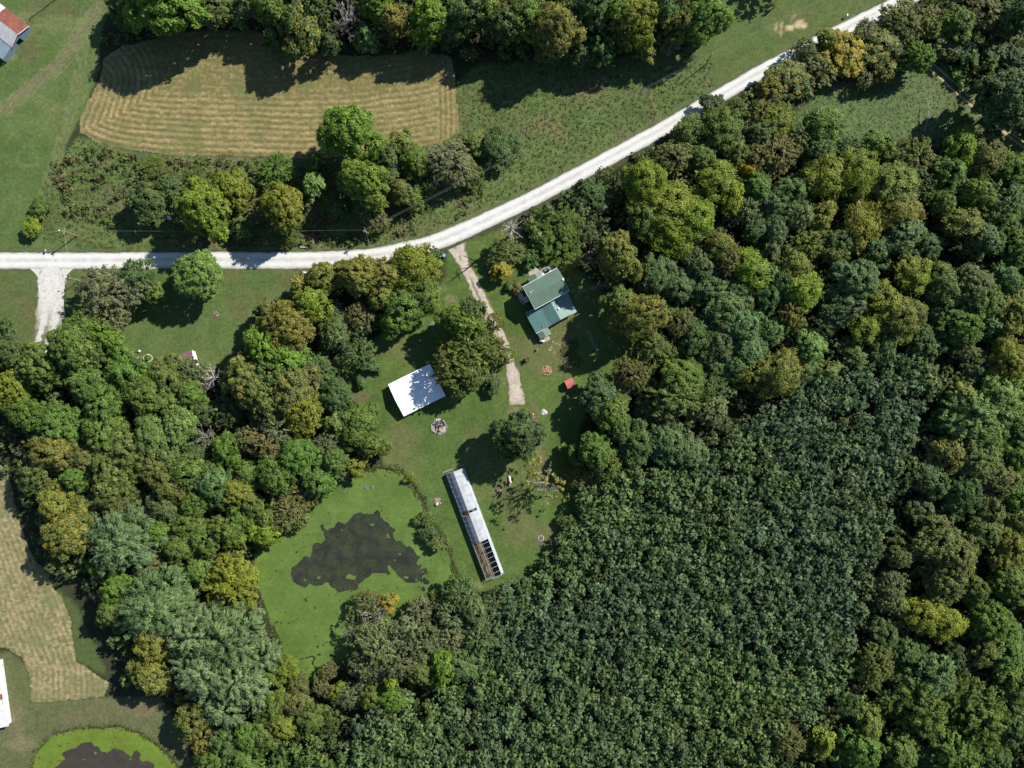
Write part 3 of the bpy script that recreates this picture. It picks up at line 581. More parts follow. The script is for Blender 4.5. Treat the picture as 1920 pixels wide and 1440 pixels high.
# ---- white-roofed barn
BO = W(727.5, 720.8, 2.4); bx_ = (W(806, 682, 2.4) - BO); bl = bx_.length; BU = bx_.normalized(); BV = Vector((BU.y, -BU.x, 0)); bw = (W(758, 780.5, 2.4) - BO).dot(BV)
def B(u, v, z): return Vector((BO.x, BO.y, 0)) + BU * u + BV * v + Vector((0, 0, z))
barn = thing("pole_barn", B(bl / 2, bw / 2, 0), "low barn with a plain bright white metal roof dappled by tree shade", "barn"); P = Part(barn)
box_walls(P, M_SIDING, B, .3, bl - .3, .3, bw - .3, 2.35, 3.55, 'u')
for v in (0, bw): roof_slope(P, "roof", M_WHITEROOF, B(0, bw / 2, 3.72), B(bl, bw / 2, 3.72), B(bl, v, 2.42), B(0, v, 2.42), rib=1.0, ribh=.02)
mb = MB(); mb.box(B(bl / 2, bw / 2, 3.75), BU * bl, BV * .3, (0, 0, .03)); P(mb, "ridge_cap", M_WHITEROOF)
door(P, M_WHITE, M_STEEL, B, (bl * .3, bw - .3), (1, 0), (0, 1), 3.0, 2.2); door(P, M_WHITE, M_STEEL, B, (.3, bw * .5), (0, 1), (-1, 0))
for u in (bl * .6, bl * .82): window(P, M_WHITE, M_GLASS, B, (u, bw - .3), (1, 0), 1.0, 1.9, .9, (0, 1))

# ---- red-roofed shed
SO = W(1058, 715, 1.8); SU = (W(1072.2, 708.5, 1.8) - SO); sl = SU.length; SU.normalize(); SV = Vector((SU.y, -SU.x, 0)); sw = 3.15
def S(u, v, z): return Vector((SO.x, SO.y, 0)) + SU * u + SV * v + Vector((0, 0, z))
shed = thing("garden_shed", S(sl / 2, sw / 2, 0), "tiny garden shed with a faded red roof alone on the lawn", "shed"); P = Part(shed)
M_SHED = mat("cream_shed_wall", (0.55, 0.47, 0.33), 0.85, 0.1, 1)
box_walls(P, M_SHED, S, .15, sl - .15, .15, sw - .15, 1.8, 2.3, 'u', .08)
for v in (0, sw): roof_slope(P, "roof", M_REDROOF, S(0, sw / 2, 2.42), S(sl, sw / 2, 2.42), S(sl, v, 1.84), S(0, v, 1.84), rib=.45, ribh=.02)
door(P, M_SHED, M_STEEL, S, (sl - .15, sw / 2), (0, 1), (1, 0), .9, 1.75)

# ---- rusty farm shed at the corner of the mown field
AO = W(53.8, 48.9, 2.7); AR = W(34.2, 65.6, 4.2); ad = Vector((-0.79, 0.61, 0)); av = Vector((-.61, -.79, 0))     # ad runs back along the ridge, av across the gable
half = (Vector((AR.x, AR.y, 0)) - Vector((AO.x, AO.y, 0))).dot(av)
def A(u, v, z): return Vector((AO.x, AO.y, 0)) + ad * u + av * v + Vector((0, 0, z))
AL = 22
fs = thing("farm_shed", A(AL / 2, half, 0), "old farm shed with rusty and stained white roof slopes and blue-grey end wall", "farm shed"); P = Part(fs)
wall_poly(P, "wall", M_BLUEWALL, [A(.3, .2, 0), A(.3, half * 1.12, 0), A(.3, half * 1.12, 2.4), A(.3, half * 1.62, 2.4), A(.3, half * 1.62, 3.05), A(.3, half, 4.1), A(.3, .2, 2.6)], .12, label="blue-grey gable wall with an open doorway")
wall_poly(P, "wall", M_BLUEWALL, [A(.3, half * 1.62, 0), A(.3, half * 2 + 6, 0), A(.3, half * 2 + 6, 2.1), A(.3, half * 2, 2.4), A(.3, half * 1.62, 3.05)], .12)
wall_poly(P, "wall", M_BLUEWALL, [A(.4, .2, 0), A(AL, .2, 0), A(AL, .2, 2.6), A(.4, .2, 2.6)], .12); wall_poly(P, "wall", M_BLUEWALL, [A(AL, .3, 0), A(AL, half * 2, 0), A(AL, half * 2, 2.6), A(AL, half, 4.1), A(AL, .3, 2.6)], .12)
n_s = 8
for i in range(n_s):
    u0, u1 = AL * i / n_s, AL * (i + 1) / n_s - .04
    roof_slope(P, "roof_sheet", M_RUST if i < 4 else M_OLDWHITE, A(u0, half, 4.25 + .01 * (i % 2)), A(u1, half, 4.25 + .01 * (i % 2)), A(u1, -.15, 2.66 + .01 * (i % 2)), A(u0, -.15, 2.66 + .01 * (i % 2)), .04, .45, label="rust red roof sheet" if i < 4 else None)
    roof_slope(P, "roof_sheet", M_OLDWHITE, A(u0, half + .03, 4.24 + .01 * (i % 2)), A(u1, half + .03, 4.24 + .01 * (i % 2)), A(u1, half * 2.05, 2.66 + .01 * (i % 2)), A(u0, half * 2.05, 2.66 + .01 * (i % 2)), .04, .45, label="stained white roof sheet")
mb = MB(); a, b = A(-.05, half, 4.2), A(-.05, half * 2.05, 2.6); mb.box((a + b) / 2, ad * .1, b - a, (0, 0, .2)); P(mb, "bargeboard", M_MAROON)
mb = MB(); a, b = A(-.05, half, 4.2), A(-.05, -.15, 2.6); mb.box((a + b) / 2, ad * .1, b - a, (0, 0, .16)); P(mb, "bargeboard", M_WHITE, label="white bargeboard")
roof_slope(P, "lean_to_roof", M_BLUEWALL, A(.5, half * 2.05, 2.5), A(AL, half * 2.05, 2.5), A(AL, half * 2 + 6, 2.1), A(.5, half * 2 + 6, 2.1), .05, .5)

# ---- maroon-roofed cabin among the trees
CO = W(305, 673.2, 2.7); CU = (W(360, 656.3, 2.7) - CO); cl_ = CU.length; CU.normalize(); CV = Vector((CU.y, -CU.x, 0)); cw = 7.4
def Cc_(u, v, z): return Vector((CO.x, CO.y, 0)) + CU * u + CV * v + Vector((0, 0, z))
cab = thing("cabin", Cc_(cl_ / 2, cw / 2, 0), "cabin with a maroon shingle roof and white end wall half hidden by trees", "cabin"); P = Part(cab)
box_walls(P, M_WHITE, Cc_, .3, cl_ - .25, .3, cw - .3, 2.7, 3.6, 'u')
for v in (0, cw): roof_slope(P, "roof", M_MAROON, Cc_(0, cw / 2, 3.85), Cc_(cl_, cw / 2, 3.85), Cc_(cl_, v, 2.75), Cc_(0, v, 2.75), rib=5, ribh=.01)
for v in (0, cw):
    mb = MB(); a, b = Cc_(cl_ + .04, v, 2.66), Cc_(cl_ + .04, cw / 2, 3.76); mb.box((a + b) / 2, CU * .08, b - a, (0, 0, .35)); P(mb, "bargeboard", M_WHITE)
door(P, M_MAROON, M_STEEL, Cc_, (3, .3), (1, 0), (0, -1)); window(P, M_WHITE, M_GLASS, Cc_, (cl_ - .25, cw / 2), (0, 1), 1, 2.1, 1.1, (1, 0)); window(P, M_WHITE, M_GLASS, Cc_, (7, .3), (1, 0), 1, 2.1, 1.1, (0, -1))

# ---- long farm building cut by the left edge below the tan field
DO = W(-5, 1240, 3.0); DV = (W(12, 1362, 3.0) - DO); dl = DV.length; DV.normalize(); DU = Vector((DV.y, -DV.x, 0)); DU = DU if DU.x < 0 else -DU
def D_(u, v, z): return Vector((DO.x, DO.y, 0)) + DU * u + DV * v + Vector((0, 0, z))
fb = thing("farm_building", D_(4, dl / 2, 0), "long farm building with patched white and rusty roof beside the tan field", "farm building"); P = Part(fb)
box_walls(P, M_OLDWHITE, D_, .2, 9, .2, dl - .2, 2.9)
nn_ = 12
for i in range(nn_):
    v0, v1 = dl * i / nn_, dl * (i + 1) / nn_ - .03; s = .35 if i in (2, 7) else (0.0 if i < 10 else -.9)
    roof_slope(P, "roof_sheet", M_RUST if i in (6,) else M_OLDWHITE, D_(5, v0, 4.2), D_(5, v1, 4.2), D_(s - .05, v1, 3.02), D_(s - .05, v0, 3.02), .04, .5, label="rust brown roof sheet" if i == 6 else None)
    roof_slope(P, "roof_sheet", M_OLDWHITE, D_(5.03, v0, 4.2), D_(5.03, v1, 4.2), D_(9.3, v1, 3.02), D_(9.3, v0, 3.02), .04, .5)

# ---- polytunnel greenhouse with its far end uncovered
GA, GB_ = W(853, 882.8, 0), W(927.3, 1080.5, 0); GL = (GB_ - GA).length; GV = (GB_ - GA).normalized(); GU = Vector((-GV.y, GV.x, 0)); GU = GU if GU.x > 0 else -GU
def G(u, v, z): return Vector((GA.x, GA.y, 0)) + GU * u + GV * v + Vector((0, 0, z))
gh = thing("greenhouse", G(0, GL / 2, 0), "long hoop greenhouse, half clad in torn white plastic, the lower end bare", "greenhouse"); P = Part(gh)
HWID, HHT, SIDE = 3.75, 3.3, 1.7
APX = [(0, -3.75, 0), (.07, -3.5, .9), (.14, -3.1, 1.7), (.32, -1.75, 2.62), (.5, -.3, 3.3), (.65, 1.3, 2.72), (.8, 2.85, 1.9), (.9, 3.35, .98), (1, 3.75, 0)]
def arch(t):      # t 0..1 from the left foot over the ridge to the right foot
    return (float(np.interp(t, [q[0] for q in APX], [q[1] for q in APX])), float(np.interp(t, [q[0] for q in APX], [q[2] for q in APX])))
M_PLAST = mat("white_greenhouse_plastic", (0.27, 0.28, 0.30), 0.5, 0.2, 0.5, spec=0.2)
M_CURTAIN = mat("pale_curtain_plastic", (0.30, 0.33, 0.35), 0.5, 0.16, 0.5, spec=0.2)
M_CLEAR, n_, l_, b_ = newmat("cloudy_clear_plastic")
b_.inputs["Base Color"].default_value = (0.34, 0.37, 0.41, 1); b_.inputs["Roughness"].default_value = 0.35; tp = n_.new("ShaderNodeBsdfTransparent"); ms = n_.new("ShaderNodeMixShader"); nz = n_.new("ShaderNodeTexNoise"); nz.inputs["Scale"].default_value = 0.45
tcx = n_.new("ShaderNodeTexCoord"); l_.new(tcx.outputs["Object"], nz.inputs["Vector"]); mrx = n_.new("ShaderNodeMapRange"); mrx.inputs[1].default_value = .3; mrx.inputs[2].default_value = .7; mrx.inputs[3].default_value = 0.42; mrx.inputs[4].default_value = 0.75
l_.new(nz.outputs[0], mrx.inputs[0]); l_.new(mrx.outputs[0], ms.inputs[0]); l_.new(tp.outputs[0], ms.inputs[1]); l_.new(b_.outputs[0], ms.inputs[2]); l_.new(ms.outputs[0], n_["Material Output"].inputs[0])
M_DIMPLAST = mat("shade_dimmed_plastic", (0.20, 0.20, 0.225), 0.8, 0.14, 0.6)  # also plastic: the shaded slope's dimness is put into this darker grey
M_TUBE = mat("galvanised_tube", (0.27, 0.33, 0.34), 0.5, 0.1, 2); M_SOIL = mat("greenhouse_soil", (0.10, 0.072, 0.048), 0.95, 0.4, 2.0, bump=0.4, stain=(0.20, 0.15, 0.10), stain_amt=0.5)
mb = MB(); mb.prism([(G(-HWID, 0, 0) - Vector((0, 0, 0))).to_2d(), G(HWID, 0, 0).to_2d(), G(HWID, GL, 0).to_2d(), G(-HWID, GL, 0).to_2d()], 0.0, 0.07); P(mb, "soil_floor", M_SOIL)
NH = 23
for i in range(NH):
    v = GL * i / (NH - 1); mb = MB(); bare = v > GL * .68 and i < NH - 1
    mb.tube([G(arch(t)[0] * 1.04, v, arch(t)[1] * 1.045) for t in np.linspace(.47 if bare else 0, 1, 21)], 0.05, 5); P(mb, "hoop", M_TUBE)
    if bare: mb = MB(); mb.tube([G(arch(t)[0], v, arch(t)[1]) for t in (0, .07, .14)], .05, 5); P(mb, "hoop_stub", M_TUBE)
mb = MB(); mb.tube([G(-.3, 0, HHT - .06), G(-.3, GL, HHT - .06)], .06, 5); P(mb, "ridge_tube", M_TUBE)
for u in (-HWID, HWID):
    mb = MB(); ue, ze = (-3.12, 1.74) if u < 0 else (2.88, 1.96); mb.tube([G(ue, 0, ze), G(ue, GL, ze)], .06, 5); P(mb, "eave_tube", M_TUBE)
    mb = MB(); mb.box(G(u * 1.02, GL / 2, .18), GU * .06, GV * GL, (0, 0, .34)); P(mb, "base_board", M_TIMBER)
def sheet(t0, t1, v0, v1, m, seed, sag=.10, name="plastic_sheet", label=None):
    nt, nv = 12, max(4, int((v1 - v0) / .5)); vs = []; r = np.random.default_rng(seed); pit = GL / (NH - 1)
    for j in range(nv + 1):
        v = v0 + (v1 - v0) * j / nv; bay = abs(math.sin(math.pi * v / pit))
        for i in range(nt + 1):
            t = t0 + (t1 - t0) * i / nt; u, z = arch(t); k = 1.03 - sag * .9 * bay / HWID * 1.0 + r.uniform(-.004, .004)
            vs.append(G(u * k, v, z * (1.035 - sag * bay / HHT * .8) + .02))
    w = nt + 1; fs_ = [(j * w + i, j * w + i + 1, (j + 1) * w + i + 1, (j + 1) * w + i) for j in range(nv) for i in range(nt)]
    mb = MB(); mb.add(vs, fs_); return P(mb, name, m, label=label)
va, vb, vc = GL * .355, GL * .385, GL * .665
sheet(.12, .5, .05, va, M_CLEAR, 1, label="greyish clear plastic on the shaded slope"); sheet(.5, .8, .05, va + .2, M_PLAST, 2, label="bright white plastic sheet at the upper end")
sheet(.12, .5, vb + .7, vc, M_DIMPLAST, 3, .08, label="plastic sheet over the middle, coloured dark grey for the shaded slope"); sheet(.5, .8, vb, vc - .3, M_PLAST, 4, .07, label="white plastic sheet over the middle")
sheet(.8, 1.0, .05, GL - .3, M_CURTAIN, 5, .02, "side_curtain"); sheet(0.0, .135, .05, GL - .3, M_PLAST, 6, .02, "side_curtain")

mb = MB(); mb.tube([G(.2, va + .1, 3.0), G(1.6, va + .9, 2.55), G(3.2, va - .2, 1.9)], [.12, .2, .1], 6); P(mb, "torn_plastic", M_DIMPLAST)
for v in (.02, GL - .02):
    mb = MB(); f = [G(arch(t)[0], v, arch(t)[1]) for t in np.linspace(0, 1, 15)]
    for u in (-1.2, 1.2): mb.tube([G(u, v, 0), G(u, v, 2.7)], .06, 5)
    mb.tube([G(-HWID, v, 1.2), G(HWID, v, 1.2)], .05, 5); mb.tube([G(-1.2, v, 2.05), G(1.2, v, 2.05)], .05, 5); P(mb, "end_frame", M_TUBE)
wall_poly(P, "end_sheet", M_PLAST, [G(-HWID, GL + .06, 0), G(HWID, GL + .06, 0), G(HWID, GL + .06, 1.0), G(2.2, GL + .06, 1.3), G(-.5, GL + .06, .7), G(-HWID, GL + .06, .5)], .03)
wall_poly(P, "end_sheet", M_PLAST, [G(-HWID, -.06, 0), G(HWID, -.06, 0)] + [G(arch(t)[0], -.06, arch(t)[1]) for t in np.linspace(.95, .05, 13)], .03)
mb = MB(); mb.box(G(-2.4, -1.0, .06), GU * 4.4, GV * .55, (0, 0, .12)); mb.box(G(2.1, -.9, .06), GU * 3.6, GV * .6, (0, 0, .12)); P(mb, "door_sill", M_TIMBER)
for u in (-2.2, 1.0):
    for k in range(3):
        mb = MB(); mb.box(G(u + .9, vc + 2.2 + k * 4.4, .22), GU * 1.5, GV * 3.6, (0, 0, .3)); P(mb, "growing_bed", M_SOIL)
# ------------------------------------------------------------------ trees: crowns are built from hundreds of leaf clumps carried on several boughs
def unit(v): return v / (np.linalg.norm(v, axis=-1, keepdims=True) + 1e-9)

def leaf_quads(rng, pos, nrm, tang, a, b):
    """one folded leaf spray per row"""
    n = unit(nrm); t = unit(tang - n * (tang * n).sum(1, keepdims=True)); s = np.cross(n, t)
    a = a[:, None]; b = b[:, None]
    v = np.stack([pos - t * a, pos + s * b - n * b * 0.25, pos + t * a, pos - s * b - n * b * 0.25], 1)
    return v

def crown_np(seed, Rr, H, nl, cr, leaf, lpc, flat=0.75, elong=1.0, base=0.28, spread=0.55, dens=1.0, droop=0.0, star=0.0, lobe_r=(0.18, 0.44), core=True, keep=1.0):
    rng = np.random.default_rng(seed)
    lobes = [(np.array([0, 0, H * (base + 0.30)]), np.array([0.60 * Rr, 0.60 * Rr, H * 0.36]))]
    a0 = rng.uniform(0, 6.28)
    for i in range(nl):
        a = a0 + 2.399963 * i + rng.uniform(-.35, .35); q = Rr * spread * 1.32 * math.sqrt((i + 0.6) / nl) * rng.uniform(0.70, 1.26); lr = Rr * rng.uniform(*lobe_r) * (1.15 - .25 * q / Rr)
        z = H * (base + (0.66 - base) * (1 - 0.62 * (q / Rr) ** 2)) * rng.uniform(.84, 1.1)
        lobes.append((np.array([q * math.cos(a), q * math.sin(a), z]), np.array([lr * rng.uniform(.85, 1.25), lr * rng.uniform(.85, 1.25), min(lr * rng.uniform(0.8, 1.15), H - z)])))
    P = []; N = []
    for k, (c, r) in enumerate(lobes):
        m = int(dens * 4 * math.pi * r[0] * (r[0] + r[2]) / 2 / (cr * cr * 1.5))
        d = unit(rng.normal(size=(m, 3))); d = d[d[:, 2] > -0.55]
        p = c + d * r * rng.uniform(0.74, 1.12, (len(d), 1)); ok = np.ones(len(p), bool)
        for j, (c2, r2) in enumerate(lobes):
            if j != k: ok &= (((p - c2) / r2) ** 2).sum(1) > 0.72
        ok &= rng.uniform(size=len(p)) < keep
        P.append(p[ok]); N.append(unit(d[ok] / r))
    P = np.concatenate(P); N = np.concatenate(N); P[:, 2] = np.maximum(P[:, 2], H * base * 0.7)
    C = len(P); L = lpc; cs = cr * rng.uniform(0.65, 1.3, C)
    tint = rng.uniform(size=C)
    d = unit(rng.normal(size=(C, L, 3)) + N[:, None] * 0.8)
    rad = cs[:, None, None] * (rng.uniform(0.25, 1.15, (C, L, 1)) + 0.55 * rng.uniform(size=(C, L, 1)) ** 6)
    off = d * rad * np.array([1, 1, flat])
    if star:
        out = unit(np.concatenate([N[:, :2], N[:, 2:] * 0.4], 1))
        off = off * 0.55 + out[:, None] * (rng.uniform(-0.6, 1.6, (C, L, 1)) * cs[:, None, None] * star)
    pos = (P[:, None] + off).reshape(-1, 3)
    nrm = (d * 0.55 + N[:, None] * 0.35 + np.array([0.12, 0.09, 0.55]) * 1.0 + rng.normal(size=(C, L, 3)) * 0.40).reshape(-1, 3)
    tg = rng.normal(size=(C, L, 3)) + (elong - 1) * np.concatenate([N[:, :2], np.full((C, 1), -droop)], 1)[:, None] * 1.2
    sz = leaf * rng.uniform(0.6, 1.35, C * L)
    q = leaf_quads(rng, pos, nrm, tg.reshape(-1, 3), sz * elong, sz / elong ** 0.4)
    tn = np.repeat(tint, L); va = rng.uniform(size=C * L)
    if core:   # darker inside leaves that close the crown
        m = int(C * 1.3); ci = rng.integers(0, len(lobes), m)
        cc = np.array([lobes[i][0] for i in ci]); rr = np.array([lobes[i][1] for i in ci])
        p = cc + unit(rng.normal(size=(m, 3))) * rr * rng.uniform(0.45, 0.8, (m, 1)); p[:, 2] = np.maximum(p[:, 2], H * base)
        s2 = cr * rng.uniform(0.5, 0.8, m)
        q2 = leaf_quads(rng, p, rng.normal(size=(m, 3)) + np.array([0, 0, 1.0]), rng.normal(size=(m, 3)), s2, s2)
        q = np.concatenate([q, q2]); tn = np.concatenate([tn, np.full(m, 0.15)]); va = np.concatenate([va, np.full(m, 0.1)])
    return q, tn, va

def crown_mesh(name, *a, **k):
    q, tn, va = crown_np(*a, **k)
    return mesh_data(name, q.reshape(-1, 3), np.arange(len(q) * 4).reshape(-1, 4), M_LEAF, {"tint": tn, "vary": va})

def trunk_mesh(seed, H, r0, reach, nb, top=0.8):
    rng = random.Random(seed); mb = MB()
    bend = [Vector((rng.uniform(-.3, .3) * t, rng.uniform(-.3, .3) * t, H * top * t)) for t in (0, .33, .66, 1)]
    mb.tube([bend[0] + Vector((0, 0, -0.3))] + bend[1:], [r0 * 1.25, r0 * .85, r0 * .6, r0 * .15], 7)
    for i in range(nb):
        a = 2 * math.pi * (i + rng.uniform(-.3, .3)) / nb; z = H * rng.uniform(.28, .6); q = reach * rng.uniform(.6, 1)
        mb.tube([(0, 0, z), (q * .5 * math.cos(a), q * .5 * math.sin(a), z + q * .35), (q * math.cos(a), q * math.sin(a), z + q * .55)], [r0 * .45, r0 * .3, r0 * .07], 5)
    return mb.data("trunk", M_BARK)

def branches_mesh(seed, H, reach, n0, mat_, twig=0.05, depth=4, up=0.55, droop=0.0):
    rng = random.Random(seed); mb = MB()
    def grow(p, d, L, r, k):
        pts = [p]; q = p.copy(); dd = d.copy(); m = 3
        for i in range(m):
            dd = (dd + Vector((rng.uniform(-.28, .28), rng.uniform(-.28, .28), rng.uniform(-.18, .28) - droop))).normalized(); q = q + dd * L / m; pts.append(q.copy())
        mb.tube(pts, [r, r * .8, r * .62, r * .4 if k else r * .2], 5 if k > 2 else 3, cap=False)
        if k:
            for i in range(rng.choice((3, 4)) if k > 1 else 4):
                t = rng.uniform(.35, 1); b = pts[0].lerp(pts[-1], t) if t < .3 else pts[min(m, int(t * m + .5))]
                nd = (dd + Vector((rng.uniform(-1, 1), rng.uniform(-1, 1), rng.uniform(-.4, .6))) * 0.85).normalized()
                grow(b, nd, L * rng.uniform(.5, .72), max(r * .5, twig), k - 1)
    for i in range(n0):
        a = 2 * math.pi * (i + rng.uniform(-.35, .35)) / n0
        grow(Vector((0, 0, H * rng.uniform(.3, .6))), Vector((math.cos(a), math.sin(a), up * rng.uniform(.5, 1.4))).normalized(), reach * rng.uniform(.42, .6), 0.17, depth - 1)
    return mb.data("branches", mat_)

# prototypes: kind -> list of (reference radius, reference height, crown mesh)
PRO = {}
def proto(kind, Rr, H, n, **k):
    PRO.setdefault(kind, [])
    for i in range(n):
        PRO[kind].append((Rr, H, crown_mesh("crown", 1000 + len(PRO[kind]) * 37 + hash_(kind), Rr, H, **k)))
def hash_(s): return sum(ord(c) * (i + 3) for i, c in enumerate(s))
proto('b0', 3.2, 8.5, 4, nl=7, cr=0.72, leaf=0.25, lpc=46, dens=.66)
proto('b1', 6.2, 14.0, 6, nl=12, cr=0.82, leaf=0.25, lpc=58, dens=.66)
proto('b2', 9.6, 18.5, 6, nl=18, cr=0.92, leaf=0.27, lpc=66, dens=.66, lobe_r=(0.14, 0.38))
proto('l0', 3.2, 8.5, 2, nl=6, cr=0.8, leaf=0.22, lpc=50, flat=0.45)
proto('l1', 6.2, 14.0, 3, nl=12, cr=1.15, leaf=0.25, lpc=64, flat=0.36, dens=.9)
proto('l2', 9.6, 18.5, 3, nl=18, cr=1.35, leaf=0.27, lpc=76, flat=0.36, dens=.9, lobe_r=(0.14, 0.38))
proto('w1', 6.2, 14.0, 2, nl=10, cr=1.3, leaf=0.20, lpc=76, flat=0.6, elong=3.0, droop=0.8, star=1.0)
proto('w2', 10.0, 18.0, 3, nl=16, cr=1.5, leaf=0.21, lpc=90, flat=0.6, elong=3.0, droop=0.8, star=1.0, lobe_r=(0.22, 0.36))
proto('s1', 6.2, 14.0, 3, nl=10, cr=0.9, leaf=0.27, lpc=40, elong=2.0, star=1.25, dens=.85)
proto('t1', 6.2, 14.0, 4, nl=11, cr=0.75, leaf=0.20, lpc=26, dens=0.75, star=0.9, elong=1.5, core=False)
proto('p1', 6.2, 14.0, 2, nl=9, cr=0.5, leaf=0.24, lpc=12, dens=0.26, core=False, keep=0.35)
proto('u0', 2.0, 2.6, 4, nl=6, cr=0.55, leaf=0.22, lpc=34, base=0.02, flat=0.8)
TRUNKS = {'0': [trunk_mesh(i, 7.5, .16, 2.2, 4) for i in range(2)], '1': [trunk_mesh(10 + i, 11.5, .28, 4.2, 5) for i in range(3)], '2': [trunk_mesh(20 + i, 15, .42, 6.8, 6) for i in range(3)]}
BARE = [branches_mesh(40 + i, 12, 7.0, 8, M_GREYBARK, 0.05, 4, 0.75) for i in range(3)]
DEAD = [branches_mesh(60 + i, 11, 8.0, 9, M_WHITEBARK, 0.06, 3, 0.35) for i in range(2)]
TWIG = [branches_mesh(70 + i, 10, 6.6, 8, M_GREYBARK, 0.045, 4, 0.6) for i in range(2)]

PAL = {  # leaf colours
 'G': ((0.082, 0.126, 0.025), "mid-green"), 'V': ((0.100, 0.160, 0.022), "bright green"), 'D': ((0.060, 0.094, 0.032), "dark green"), 'B': ((0.080, 0.118, 0.046), "bluish green"),
 'Y': ((0.132, 0.158, 0.018), "yellow-green"), 'O': ((0.132, 0.138, 0.032), "golden olive"), 'L': ((0.118, 0.175, 0.052), "pale green"), 'W': ((0.120, 0.156, 0.080), "silvery green"),
 'Q': ((0.19, 0.18, 0.05), "pale"), 'K': ((0.26, 0.20, 0.020), "golden yellow"), 'R': ((0.120, 0.118, 0.046), "russet"), 'T': ((0.122, 0.130, 0.070), "greyish olive"), 'M': ((0.096, 0.116, 0.032), "olive green"), 'N': ((0.26, 0.24, 0.22), "grey leafless")}

